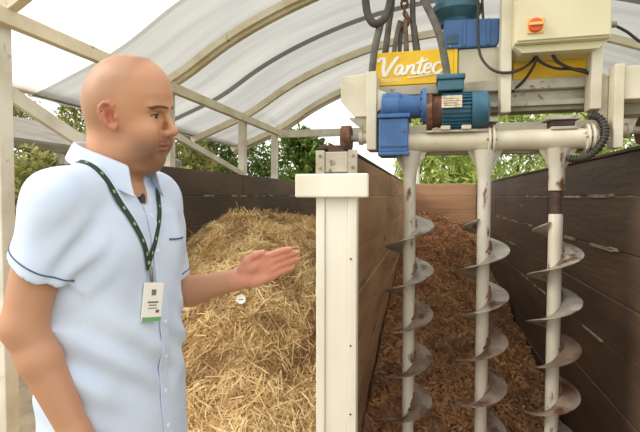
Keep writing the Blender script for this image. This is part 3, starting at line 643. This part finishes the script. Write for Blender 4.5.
# ------------------------------------------------------------------ the man: one continuous body grown from a distance field
class Field:
    def __init__(s, lo, hi, h):
        s.lo = np.array(lo, np.float32); s.h = h; s.n = np.ceil((np.array(hi)-s.lo)/h).astype(int)+1
        s.F = np.full(s.n, .05, np.float32)
    def sub(s, lo, hi):
        a = np.clip(np.floor((np.array(lo)-s.lo)/s.h).astype(int), 0, s.n-1); b = np.clip(np.ceil((np.array(hi)-s.lo)/s.h).astype(int)+1, 1, s.n)
        sl_ = tuple(slice(i, j) for i, j in zip(a, b))
        ax = [s.lo[k]+s.h*np.arange(a[k], b[k], dtype=np.float32) for k in range(3)]
        return sl_, ax[0][:, None, None], ax[1][None, :, None], ax[2][None, None, :]
    def op(s, fn, lo, hi, k=.01, mode='add', m=.03):
        lo = np.array(lo)-m-k; hi = np.array(hi)+m+k
        if np.any(hi <= lo): return
        sl_, x, y, z = s.sub(lo, hi); d = fn(x, y, z).astype(np.float32); a = s.F[sl_]
        if mode == 'add': h = np.maximum(k-np.abs(a-d), 0)/k; s.F[sl_] = np.minimum(a, d)-h*h*k*.25
        else: d = -d; h = np.maximum(k-np.abs(a-d), 0)/k; s.F[sl_] = np.maximum(a, d)+h*h*k*.25
    def cone(s, a, b, ra, rb, k=.01, mode='add'):
        a = np.array(a, float); b = np.array(b, float); ab = b-a; L2 = ab@ab
        def fn(x, y, z):
            px, py, pz = x-a[0], y-a[1], z-a[2]; t = np.clip((px*ab[0]+py*ab[1]+pz*ab[2])/L2, 0, 1)
            return np.sqrt((px-t*ab[0])**2+(py-t*ab[1])**2+(pz-t*ab[2])**2)-(ra+(rb-ra)*t)
        r = max(ra, rb); s.op(fn, np.minimum(a, b)-r, np.maximum(a, b)+r, k, mode)
    def ell(s, c, r, k=.01, mode='add', M=None):
        c = np.array(c, float); r = np.array(r, float); M = np.eye(3) if M is None else M
        def fn(x, y, z):
            px, py, pz = x-c[0], y-c[1], z-c[2]
            q = [(px*M[0, i]+py*M[1, i]+pz*M[2, i]) for i in range(3)]
            k0 = np.sqrt((q[0]/r[0])**2+(q[1]/r[1])**2+(q[2]/r[2])**2)
            k1 = np.sqrt((q[0]/r[0]**2)**2+(q[1]/r[1]**2)**2+(q[2]/r[2]**2)**2)+1e-9
            return k0*(k0-1)/k1
        R_ = r.max(); s.op(fn, c-R_, c+R_, k, mode)
    def mesh(s):
        F = s.F; sg = F < 0; n = s.n
        c = [sg[i:n[0]-1+i, j:n[1]-1+j, k:n[2]-1+k] for i in (0, 1) for j in (0, 1) for k in (0, 1)]
        al = c[0].copy(); an = c[0].copy()
        for q in c[1:]: al &= q; an |= q
        act = an & ~al; A = np.argwhere(act); idx = np.full(act.shape, -1, np.int32); idx[tuple(A.T)] = np.arange(len(A))
        off = np.array([(i, j, k) for i in (0, 1) for j in (0, 1) for k in (0, 1)])
        val = np.stack([F[tuple((A+o).T)] for o in off], 1); acc = np.zeros((len(A), 3)); cnt = np.zeros(len(A))
        for i in range(8):
            for j in range(i+1, 8):
                if np.abs(off[i]-off[j]).sum() != 1: continue
                m_ = (val[:, i] < 0) != (val[:, j] < 0); t = val[:, i]/(val[:, i]-val[:, j]+1e-12)
                P_ = off[i]+t[:, None]*(off[j]-off[i]); acc[m_] += P_[m_]; cnt[m_] += 1
        V = (A+acc/cnt[:, None])*s.h+s.lo; Q = []
        for ax in range(3):
            a1, a2 = (ax+1) % 3, (ax+2) % 3
            s0 = [slice(0, -1) if q == ax else slice(1, -1) for q in range(3)]; s1 = [slice(1, None) if q == ax else slice(1, -1) for q in range(3)]
            x0 = sg[tuple(s0)]; E_ = np.argwhere(x0 != sg[tuple(s1)]); fl = x0[tuple(E_.T)]
            E_ = E_+np.array([0 if q == ax else 1 for q in range(3)])
            def ci(d1, d2):
                B = E_.copy(); B[:, a1] += d1; B[:, a2] += d2; return idx[tuple(B.T)]
            q_ = np.stack([ci(-1, -1), ci(0, -1), ci(0, 0), ci(-1, 0)], 1); q_[~fl] = q_[~fl][:, ::-1]; Q.append(q_)
        return V, np.concatenate(Q)
def relax(V, Q, it, lam=.5):
    e = np.concatenate([Q[:, [0, 1]], Q[:, [1, 2]], Q[:, [2, 3]], Q[:, [3, 0]]]); n = len(V)
    for _ in range(it):
        acc = np.zeros((n, 3)); 
        for k in range(3): acc[:, k] = np.bincount(e[:, 0], V[e[:, 1], k], n)+np.bincount(e[:, 1], V[e[:, 0], k], n)
        c = np.bincount(e[:, 0], minlength=n)+np.bincount(e[:, 1], minlength=n); V = V+(acc/c[:, None]-V)*lam
    return V
def rot(ax, a):
    c, s_ = math.cos(a), math.sin(a)
    return {'x': np.array([[1,0,0],[0,c,-s_],[0,s_,c]]), 'y': np.array([[c,0,s_],[0,1,0],[-s_,0,c]]), 'z': np.array([[c,-s_,0],[s_,c,0],[0,0,1]])}[ax]

PO = Vector((-.77, 1.02, .035))                    # person stands here, chest towards +X
man = tag(empty('person', PO), 'bald man in pale blue short-sleeved shirt gesturing at the straw heap with open palm', 'person')
HO = np.array([.037, 0, 1.665]); HR = rot('z', R(6)) @ rot('y', R(5)) @ rot('x', R(11))
hp_ = lambda x, y, z: HO + HR @ np.array([x, y, z])
# arm joints
SHR, ELR, WRR = np.array([-.012,-.195,1.455]), np.array([-.045,-.240,1.195]), np.array([.060,-.210,.945])
SHL, ELL, WRL = np.array([-.008,.195,1.452]), np.array([-.005,.252,1.155]), np.array([.250,.222,1.228])
fb = Field((-.25,-.34,.72), (.46,.36,1.83), .003)
# trunk under the clothes, neck
fb.cone((-.01,0,.95), (-.01,0,1.32), .10, .10, .03); fb.cone((0,-.10,1.42), (0,.10,1.42), .07, .07, .04); fb.cone((0,0,1.3), (-.01,0,1.45), .10, .07, .05)
fb.cone((.0,0,1.46), (.006,0,1.42), .062, .058, .03); fb.cone((-.018,0,1.46), hp_(-.035,0,-.03), .066, .062, .03)
for SH, EL, WR in ((SHR, ELR, WRR), (SHL, ELL, WRL)):
    fb.cone(SH, EL, .052, .043, .02)
    mid = EL+(WR-EL)*.28; rf = .041 if EL[1] < 0 else .045; fb.cone(EL, mid, .039, rf, .02); fb.cone(mid, WR, rf, .028, .015)
# head: cranium
fb.ell(hp_(-.004, 0, .043), (.099, .077, .100), .02, M=HR)
fb.ell(hp_(-.030, 0, .020), (.074, .074, .075), .03, M=HR)
ZF = [-.120,-.111,-.097,-.073,-.048,-.020,.010,.030,.060,.095,.125]
XF = [.060,.072,.081,.088,.092,.094,.093,.100,.098,.080,.040]; WF = [.026,.036,.047,.057,.062,.065,.067,.067,.064,.050,.02]; XB = [.040,.020,.005,-.010,-.02,-.02,-.02,-.02,-.02,-.01,.0]
def face(x, y, z):
    px, py, pz = x-HO[0], y-HO[1], z-HO[2]; qx, qy, qz = [px*HR[0, i]+py*HR[1, i]+pz*HR[2, i] for i in range(3)]
    xf = np.interp(qz, ZF, XF); xb = np.interp(qz, ZF, XB); w = np.interp(qz, ZF, WF); a = (xf-xb)/2; c = (xf+xb)/2
    rho = (np.abs((qx-c)/a)**2.5+np.abs(qy/w)**2.5)**(1/2.5)
    d = (rho-1)*np.minimum(a, w); return np.maximum(d, np.maximum(qz-.125, -.120-qz))
fb.op(face, hp_(.03,0,-.02)-.13, hp_(.03,0,-.02)+.13, .03)
H = fb
def hcone(a, b, ra, rb, k=.01, mode='add'): H.cone(hp_(*a), hp_(*b), ra, rb, k, mode)
def hell(c, r, k=.01, mode='add', M=None): H.ell(hp_(*c), r, k, mode, HR if M is None else HR @ M)
hell((.042,0,.068), (.061,.061,.061), .03); hell((.018,0,.086), (.066,.060,.046), .03); hell((.068,0,-.101), (.017,.022,.016), .02); hell((.040,0,-.110), (.045,.045,.030), .03); hell((.01,0,-.09), (.05,.058,.04), .03)
for s_ in (-1, 1):
    hell((.098, s_*.031, .008), (.017,.019,.014), .016, 'sub')
    hcone((.101, s_*.010, .026), (.085, s_*.046, .028), .008, .007, .014)
    hell((.079, s_*.032, .007), (.0150,.0150,.0145), .005)
    hell((.0905, s_*.0365, .0045), (.0135,.0140,.0034), .0025, 'sub')
    hell((.070, s_*.044, -.030), (.026,.020,.022), .025)
    hell((.062, s_*.046, -.062), (.03,.018,.03), .03)
# nose, lips
hcone((.099,0,.018), (.118,0,-.026), .0072, .0098, .010); hell((.1190,0,-.0315), (.0125,.0130,.0112), .008)
for s_ in (-1, 1): hell((.106, s_*.0135, -.0355), (.0125,.0075,.0085), .006); hell((.113, s_*.007, -.0448), (.005,.0035,.005), .003, 'sub')
hell((.092,0,-.051), (.012,.020,.011), .012)
hell((.0940,0,-.0625), (.0095,.025,.0055), .005); hell((.0910,0,-.0740), (.0095,.021,.0062), .006); hell((.102,0,-.0682), (.012,.027,.0016), .003, 'sub')
# ears
for s_ in (-1, 1):
    ME = rot('z', s_*R(-22)) @ rot('y', R(-12))
    E0 = np.array([.001, s_*.081, .001]); ep = lambda x, y, z: tuple(E0+ME @ np.array([x, s_*y, z]))
    hell(E0, (.0185,.0060,.031), .006, M=ME)
    hell(ep(.003,.0085,-.003), (.0115,.0120,.0165), .003, 'sub', M=ME); hell(ep(-.003,.0075,.017), (.009,.004,.007), .003, 'sub', M=ME)
    rim = [(.011,.006,.014),(.013,.008,.022),(.008,.009,.030),(-.003,.0095,.032),(-.013,.010,.025),(-.018,.010,.012),(-.017,.009,-.002),(-.012,.007,-.015),(-.006,.005,-.024)]
    for p_, q_ in zip(rim[:-1], rim[1:]): hcone(ep(*p_), ep(*q_), .0042, .0042, .003)
    for p_, q_ in (((-.008,.007,.018),(-.010,.008,.004)),((-.010,.008,.004),(-.007,.007,-.012))): hcone(ep(*p_), ep(*q_), .0032, .0032, .003)
    hell(ep(.013,.004,-.004), (.005,.005,.007), .004); hell(ep(.003,.003,-.026), (.009,.0055,.009), .006)
# hands
def hand(WR, ex, up, spec, side, curl):
    ex = np.array(ex, float); ex /= np.linalg.norm(ex); up = np.array(up, float); up -= ex*(up@ex); up /= np.linalg.norm(up); nn = np.cross(up, ex)*side   # nn: palm normal
    T = lambda p: WR+ex*p[0]+nn*p[1]+up*p[2]
    M = np.stack([ex, nn, up], 1)
    fb.cone(WR-ex*.02, T((.022,0,0)), .026, .025, .02)
    fb.ell(T((.055,-.002,.002)), (.054,.0165,.045), .012, M=M); fb.ell(T((.084,-.004,0)), (.028,.013,.044), .012, M=M)
    fb.ell(T((.045,.010,.025)), (.036,.018,.020), .012, M=M); fb.ell(T((.045,.010,-.024)), (.036,.014,.015), .012, M=M)
    for (x0, z0, L, sp, r0) in spec:
        p = T((x0, 0, z0)); an = 0.0
        fb.cone(T((x0-.03, 0, z0*.85)), p, r0, r0, .010)
        for q, (fr, rr) in enumerate(((.45, .95), (.30, .88), (.25, .78))):
            an += curl[q]; d = ex*math.cos(an)*math.cos(sp)+nn*math.sin(an)+up*math.sin(sp)*math.cos(an); e = p+d*L*fr
            fb.cone(p, e, r0*(.98 if q == 0 else rr+.07), r0*rr, .0035); p = e
    return T, M
SP = [(.106,.0290,.077,-.05,.0102),(.110,.0095,.087,-.015,.0104),(.105,-.0108,.081,.015,.0100),(.094,-.0300,.064,.03,.0089)]
T, MH = hand(WRL, (.89,-.10,.41), (-.38,-.30,.86), SP, -1, (.08,.14,.10))
fb.cone(T((.020,.006,.026)), T((.052,.014,.046)), .0150, .0130, .008); fb.cone(T((.052,.014,.046)), T((.083,.016,.052)), .0115, .0105, .004); fb.cone(T((.083,.016,.052)), T((.107,.018,.050)), .0105, .0080, .003)
# palm creases
for c_, r_ in (([(.090,.018,.030),(.066,.0215,.004),(.040,.026,-.002)], .0042), ([(.099,.016,-.034),(.089,.0175,.004),(.098,.015,.024)], .0038)):
    for p_, q_ in zip(c_[:-1], c_[1:]): fb.cone(T(p_), T(q_), r_, r_, .002, 'sub')
PALMC = T((.07,.02,0)); PALMN = MH[:, 1]
dR = (WRR-ELR)/np.linalg.norm(WRR-ELR)
T2, M2 = hand(WRR, dR*1.0+np.array([.1,.05,-.15]), (.75,.1,.6), SP, 1, (.35,.4,.3))
fb.cone(T2((.020,.006,.026)), T2((.055,.020,.042)), .0150, .0120, .008); fb.cone(T2((.055,.020,.042)), T2((.10,.026,.034)), .0115, .0085, .004)
V, Q = fb.mesh(); V = relax(V, Q, 2, .4)
# skin colour: pigment only (lips, flushed ears and nose, beard stubble, shaved hair, palm)
hv = (V-HO) @ HR
def blob(c, r): return np.exp(-(((hv-np.array(c))/np.array(r))**2).sum(1))
col = np.tile(np.array(srgb(202,149,114)[:3]), (len(V), 1)); isf = V[:, 2] > 1.50
def tint(w, c):
    global col
    c = np.array(srgb(*c)[:3]); col = col*(1-w[:, None])+c*w[:, None]
tint((~isf)*.8, (190,141,110))
hl = sstep(-.01, .045, .012+.52*np.maximum(hv[:, 2]-.01, 0)+.05*np.clip(hv[:, 2]-.07, 0, 1)*0-hv[:, 0])*sstep(-.045, .0, hv[:, 2]+.25*np.maximum(-hv[:, 0]-.02, 0)); tint(isf*hl*.42, (126,100,80)); tint(isf*hl*sstep(.03, .06, hv[:, 0])*.5, (96,70,54))
st = sstep(-.015, -.075, hv[:, 2])*sstep(-.02, .085, hv[:, 0]); tint(isf*st*.72, (116,84,66))
tint(isf*np.clip(blob((.090,0,-.089), (.02,.016,.012))+blob((.097,0,-.054), (.02,.024,.006)), 0, 1)*.45, (112,78,64))
tint(isf*np.clip(blob((.098,0,-.063), (.012,.024,.0055))+blob((.095,0,-.0745), (.012,.02,.006)), 0, 1)*.7, (176,100,88))
for s_ in (-1, 1): tint(isf*blob((.001,s_*.086,.002), (.022,.014,.034))*.7, (206,112,90)); tint(isf*blob((.065,s_*.05,-.028), (.03,.03,.025))*.25, (216,138,110))
tint(isf*blob((.118,0,-.035), (.014,.016,.014))*.45, (212,124,98))
hd = np.linalg.norm(V-PALMC, axis=1); tint(np.exp(-(hd/.10)**4)*.75, (232,158,134)); tint(np.exp(-((np.linalg.norm(V-T((.15,.01,0)), axis=1))/.07)**4)*.5, (230,146,124))
me = np_mesh('body', V, Q)
at_ = me.color_attributes.new('Col', 'FLOAT_COLOR', 'POINT'); at_.data.foreach_set('color', np.concatenate([col, np.ones((len(V), 1))], 1).astype(np.float32).ravel())
bvb = BVHTree.FromPolygons([tuple(v) for v in V], [tuple(q) for q in Q])
body = link('body', me, 'skin', man, 'all', fix=False)
HM = Matrix([list(HR[i])+[HO[i]] for i in range(3)]+[[0,0,0,1]])
for s_ in (-1, 1):
    e = MB().lathe((0,0,-.0125), (0,0,1), [(.0125-.0125*math.cos(a*math.pi/12), max(.0002, .0125*math.sin(a*math.pi/12))) for a in range(13)], 20).build('eye', 'eye_white', man, 'all')
    e.matrix_local = HM @ Matrix.Translation((.0800, s_*.032, .006))
    i_ = MB().lathe((0,0,0), (1,0,0), [(0,.0056),(.0015,.005),(.0022,.002)], 16).build('iris', 'iris', e, 'all'); i_.location = (.0112, 0, -.001)
    mbl = MB(); la = [(.0800+.0158*math.cos(z_)*math.cos(a_), s_*(.032+.0158*math.cos(z_)*math.sin(a_)), .0065+.0158*math.sin(z_)) for a_, z_ in ((R(-45),R(4)),(R(-15),R(15)),(R(15),R(17)),(R(45),R(13)),(R(72),R(2)))]
    mbl.tube(la, .0013, 6, 4); l_ = mbl.build('eyelashes', 'iris', man, 'all'); l_.matrix_local = HM
    mbw = MB()
    for q in range(30):
        t = q/29; yy = s_*(.009+.043*t); zz = .0270+.005*math.sin(t*2.6)-.005*t; hs = []
        for dy, dz in ((0,-.0025), (.003,0), (.0075,.0025)):
            h = bvb.ray_cast(Vector(hp_(.2, yy+s_*dy, zz+dz)), Vector(-HR[:, 0]))
            hs.append(h[0]+h[1]*.0006)
        mbw.tube(hs, [.0018, .0008], 5, 2)
    b_ = mbw.build('eyebrow', 'brow_hair', man)

# shirt
fs = Field((-.26,-.37,.72), (.30,.37,1.60), .004)
TZ = [.70,.80,.95,1.10,1.22,1.34,1.42,1.48]; TA = [.150,.146,.146,.143,.136,.126,.110,.082]; TW = [.205,.198,.196,.197,.202,.205,.190,.14]; TC = [-.008,-.008,-.008,-.009,-.014,-.014,-.014,-.014]
def torso(x, y, z):
    z = z+x*0+y*0; a = np.interp(z, TZ, TA); w = np.interp(z, TZ, TW); c = np.interp(z, TZ, TC)
    rho = (np.abs((x-c)/a)**2.12+np.abs(y/w)**2.12)**(1/2.12); d = (rho-1)*np.minimum(a, w); return np.maximum(d, np.maximum(z-1.48, .745-z))
fs.op(torso, (-.17,-.22,.70), (.19,.22,1.49), .03)
for s_ in (-1, 1):
    fs.cone((-.008, s_*.05, 1.500), (-.006, s_*.175, 1.452), .052, .066, .04)
    fs.ell((.030, s_*.09, 1.33), (.072,.080,.085), .05)
fs.cone((-.014,0,1.46), (-.010,0,1.535), .080, .074, .03)
def sleeve(SH, EL, f, r0, r1, tilt=0):
    d = EL-SH; e = SH+d*f; L_ = np.linalg.norm(d); u_ = d/L_
    fs.cone(SH-np.array([0, .03*np.sign(SH[1]), -.0]), e+u_*.06, r0, r1, .035)
    w_ = u_+np.array([-tilt, 0, 0]); w_ /= np.linalg.norm(w_)
    def capf(x, y, z):
        t = (x-e[0])*u_[0]+(y-e[1])*u_[1]+(z-e[2])*u_[2]; px, py, pz = x-e[0]-t*u_[0], y-e[1]-t*u_[1], z-e[2]-t*u_[2]
        s = (x-e[0])*w_[0]+(y-e[1])*w_[1]+(z-e[2])*w_[2]
        return np.maximum(-s, np.maximum(np.sqrt(px**2+py**2+pz**2)-r1*1.6, t-.12))
    fs.op(capf, e-.14, e+.14, .002, 'sub')
    fs.cone(e-u_*.03, e+u_*.08, r1-.016, r1-.008, .004, 'sub')
    return e, w_
eR, uR = sleeve(SHR, ELR, .57, .068, .064, .45)
fs2 = Field.__new__(Field); 
def refill():   # trunk again where the sleeve cut bit into it
    fs.op(torso, (-.17,-.22,.70), (.19,.22,1.49), .012)
eL, uL = sleeve(SHL, ELL, .78, .070, .066)
refill()
# neck opening and folds
fs.cone((-.012,0,1.50), hp_(-.03,0,-.03), .071, .075, .004, 'sub'); fs.ell((.075,0,1.505), (.05,.030,.062), .004, 'sub')
sl_, x, y, z = fs.sub((-.3,-.4,.7), (.3,.4,1.6)); x = x+0*y+0*z; y = y+0*x; z = z+0*x
fold = .009*vnoise(x*9+z*4, y*9, z*5+3, 21)+.0042*vnoise(x*16+z*9, y*16-z*5, z*7+1, 22)
tw = np.exp(-((z-1.08)/.10)**2)*.006*np.sin((z*1.2+y*.9+x*.4)*55)+np.exp(-((np.abs(y)-.20)/.05)**2)*np.exp(-((z-1.33)/.09)**2)*.005*np.sin((z+np.abs(y)*1.4)*70)
fs.F[sl_] += fold+tw
del x, y, z, fold, tw
V, Q = fs.mesh(); V = relax(V, Q, 3, .5)
# keep the largest connected piece
me = np_mesh('shirt', V, Q); shirt = link('shirt', me, 'shirt', man, 'all', fix=False)
bvh = BVHTree.FromPolygons([tuple(v) for v in V], [tuple(q) for q in Q])
def cast(o, d):
    h = bvh.ray_cast(Vector(o), Vector(d).normalized()); return h[0], h[1]
def front(y, z, off=.002, x0=.5):
    p, n_ = cast((x0, y, z), (-1, 0, 0)); return (p+n_*off) if p else None
def ribbon(pts, w, th, name, mt, parent, wdir=None):
    m_ = len(pts); V_ = []; F_ = []
    for i, (p, n_) in enumerate(pts):
        t = (pts[min(i+1, m_-1)][0]-pts[max(i-1, 0)][0]).normalized(); s = t.cross(n_).normalized() if wdir is None else Vector(wdir)
        V_ += [p-s*w/2, p+s*w/2, p+s*w/2+n_*th, p-s*w/2+n_*th]
    for i in range(m_-1):
        for k in range(4): F_.append((i*4+k, i*4+(k+1) % 4, i*4+4+(k+1) % 4, i*4+4+k))
    F_ += [(0,1,2,3), (m_*4-1, m_*4-2, m_*4-3, m_*4-4)]
    return MB().add(V_, F_).build(name, mt, parent, 40)
def path_front(pts, k=5, off=.0015):
    out = []
    for q in spline([(0, y, z) for y, z in pts], k):
        p, n_ = cast((.5, q.y, q.z), (-1, 0, 0))
        if p: out.append((p+n_*off, n_))
    sm = out[:]
    for _ in range(4): sm = [sm[0]]+[((sm[i-1][0]+sm[i][0]*2+sm[i+1][0])/4, (sm[i-1][1]+sm[i][1]*2+sm[i+1][1]).normalized()) for i in range(1, len(sm)-1)]+[sm[-1]]
    return sm
plk = path_front([(-.006, 1.44-.05*i) for i in range(14)], 4, .002)
pk = ribbon(plk, .034, .003, 'placket', 'shirt', shirt)
for i in range(2, len(plk)-3, 7):
    p, n_ = plk[i]; MB().lathe(p+n_*.003, n_, [(0,.0052),(.0015,.0055),(.0022,.004)], 14).build('button', 'button', shirt)
ribbon(path_front([(.055,1.352),(.09,1.350),(.135,1.350)], 5, .002), .004, .002, 'pocket_edge', 'shirt_trim', shirt)
# sleeve hem piping
def ring(e, u_, back, r, name, mt, rad):
    u_ = Vector(u_); c = Vector(e)-u_*back; a = u_.orthogonal().normalized(); b = u_.cross(a); pts = []
    for i in range(41):
        g_ = 2*math.pi*i/40; d = a*math.cos(g_)+b*math.sin(g_); h = bvh.ray_cast(c+d*.2, -d)
        pts.append(h[0]+h[1]*.0006 if h[0] and (h[0]-c).length < r else None)
    pts = pts[:-1]; st_ = next((i for i in range(40) if pts[i-1] is None), 0); pts = pts[st_:]+pts[:st_]+([pts[0]] if st_ == 0 and pts[0] else []); pts = [p for p in pts if p]
    if len(pts) > 8: MB().tube([tuple(p) for p in pts], rad, 6, 2).build(name, mt, shirt, 'all')
ring(eR, uR, .020, .090, 'sleeve_piping', 'shirt_trim', .0016); ring(eL, uL, .020, .085, 'sleeve_piping', 'shirt_trim', .0016)
# collar: a stand that rolls over into two pointed leaves
V_ = []; F_ = []; n_ = 44
for i in range(n_+1):
    t = -1+2*i/n_; a = t*R(138); ca, sa = math.cos(a+math.pi), math.sin(a+math.pi)
    opn = abs(t)**3; 
    bx, by = -.014+.079*ca*(1+.10*opn)+.018*opn, .076*sa
    drop = .036+.046*abs(t)**2.2
    zt_ = 1.602-.066*abs(t)**1.7
    V_ += [(bx*.97, by*.97, zt_-.030), (bx*.985, by*.985, zt_), (bx*1.06+.004*opn, by*1.06, zt_+.003), (bx*1.15+.008*opn-.002, by*1.16, zt_-drop*.55), (bx*1.25+.018*opn-.002, by*1.28-(.006*opn*np.sign(by)), zt_-drop)]
for i in range(n_):
    for k in range(4): F_.append((i*5+k, i*5+k+1, i*5+6+k, i*5+5+k))
cl = MB().add(V_, F_).build('collar', 'shirt', shirt, 'all'); sm_ = cl.modifiers.new('thick', 'SOLIDIFY'); sm_.thickness = .003; sm_.offset = 1
ss_ = cl.modifiers.new('sub', 'SUBSURF'); ss_.levels = 1; ss_.render_levels = 1

# trousers and shoes (below the frame, they carry the figure)
ft = Field((-.25,-.27,-.01), (.25,.27,1.0), .008)
ft.ell((.0,0,.90), (.135,.175,.13), .04)
for s_ in (-1, 1):
    ft.cone((.0, s_*.095, .86), (.02, s_*.10, .50), .098, .072, .04); ft.cone((.02, s_*.10, .50), (-.01, s_*.105, .05), .070, .055, .03)
V, Q = ft.mesh(); V = relax(V, Q, 2); link('trousers', np_mesh('trousers', V, Q), 'trousers', man, 'all', fix=False)
for s_ in (-1, 1):
    fo = Field((-.14, s_*.105-.08, -.005), (.26, s_*.105+.08, .13), .005)
    fo.ell((-.02, s_*.105, .055), (.07,.045,.06), .02); fo.ell((.10, s_*.108, .036), (.12,.048,.042), .04)
    fo.op(lambda x, y, z: z+0*x+0*y-.006, (-.14, s_*.105-.08, -.01), (.26, s_*.105+.08, .004), .004, 'sub', m=.004)
    V, Q = fo.mesh(); V[:, 2] -= V[:, 2].min()+PO.z; link('shoe', np_mesh('shoe', V, Q), 'shoe', man, 'all', fix=False)

# lanyard with badge
ly = tag(empty('lanyard', PO+Vector((.15, .0, 1.22))), 'dark green printed lanyard with white identity badge hanging on the man\'s chest', 'lanyard')
LO = -(PO+Vector((.15, .0, 1.22)))+PO
def on_shirt(p, off=.004):
    h = bvh.find_nearest(Vector(p)); return h[0]+h[1]*off, h[1]
def strap(keys):
    pts = []
    for q in spline(keys, 6):
        p, n_ = on_shirt(q); pts.append((p, n_))
    for _ in range(6): pts = [pts[0]]+[((pts[i-1][0]+pts[i][0]*2+pts[i+1][0])/4, (pts[i-1][1]+pts[i][1]*2+pts[i+1][1]).normalized()) for i in range(1, len(pts)-1)]+[pts[-1]]
    s = ribbon(pts, .016, .0015, 'strap', 'lanyard', ly); s.location = LO
    for i in range(3, len(pts)-2, 4):
        p, n_ = pts[i]; t = (pts[i+1][0]-pts[i-1][0]).normalized(); w_ = t.cross(n_)
        d = MB().add([p+n_*.0019+t*a+w_*b for a, b in ((-.004,-.003),(.004,-.003),(.004,.003),(-.004,.003))], [(0,1,2,3)]).build('print', 'lanyard_print', s)
YB, ZB = -.050, 1.290
strap([(-.03,-.105,1.56), (.03,-.108,1.52), (.075,-.098,1.465), (.10,-.082,1.41), (.12,-.060,1.35), (.15,YB-.003,ZB+.02), (.155,YB,ZB)])
strap([(-.03,.105,1.55), (.03,.100,1.51), (.075,.070,1.465), (.10,.030,1.41), (.12,-.014,1.35), (.15,YB+.004,ZB+.02), (.155,YB,ZB)])
pb_, nb_ = on_shirt((.16, YB, ZB), .010)
cz_ = pb_+LO
cl_ = MB().tube([cz_+Vector((0,0,.008)), cz_, cz_+Vector((.003,0,-.03))], .0045, 8, 4).build('clip', 'bolt', ly, 'all')
bdg = MB().box(-.0025, .0025, -.026, .026, -.092, 0).build('badge', 'badge', ly, bevel=.0012)
bdg.location = cz_+Vector((.006, .004, -.032)); bdg.rotation_euler = (R(-9), R(-3), R(-24))
MB().box(.0026, .0032, -.025, .025, -.091, -.081).build('badge_band', 'badge_green', bdg)
MB().box(.0026, .0032, -.006, .006, -.030, -.016).build('badge_crest', 'badge_ink', bdg)
for z, h_, w_ in ((-.046,.004,.014), (-.053,.0025,.010), (-.060,.002,.012)): MB().box(.0026, .0032, -w_, w_, z-h_/2, z+h_/2).build('badge_text', 'badge_ink', bdg)
MB().box(.0026, .0032, .009, .018, -.071, -.064).build('badge_mark', 'badge_red', bdg)
# lapel microphone
pm, nm = on_shirt((.10, -.012, 1.468), .010)
mic = tag(empty('lapel_microphone', PO+pm), 'small black lapel microphone clipped to the shirt collar', 'microphone')
MB().lathe((0,0,-.012), (0,0,1), [(0,.004),(.002,.0055),(.016,.0055),(.022,.004),(.024,.001)], 12).build('capsule', 'black_rubber', mic, 40)
MB().box(-.012, -.003, -.004, .004, -.012, .004).build('clip', 'black_cable', mic)
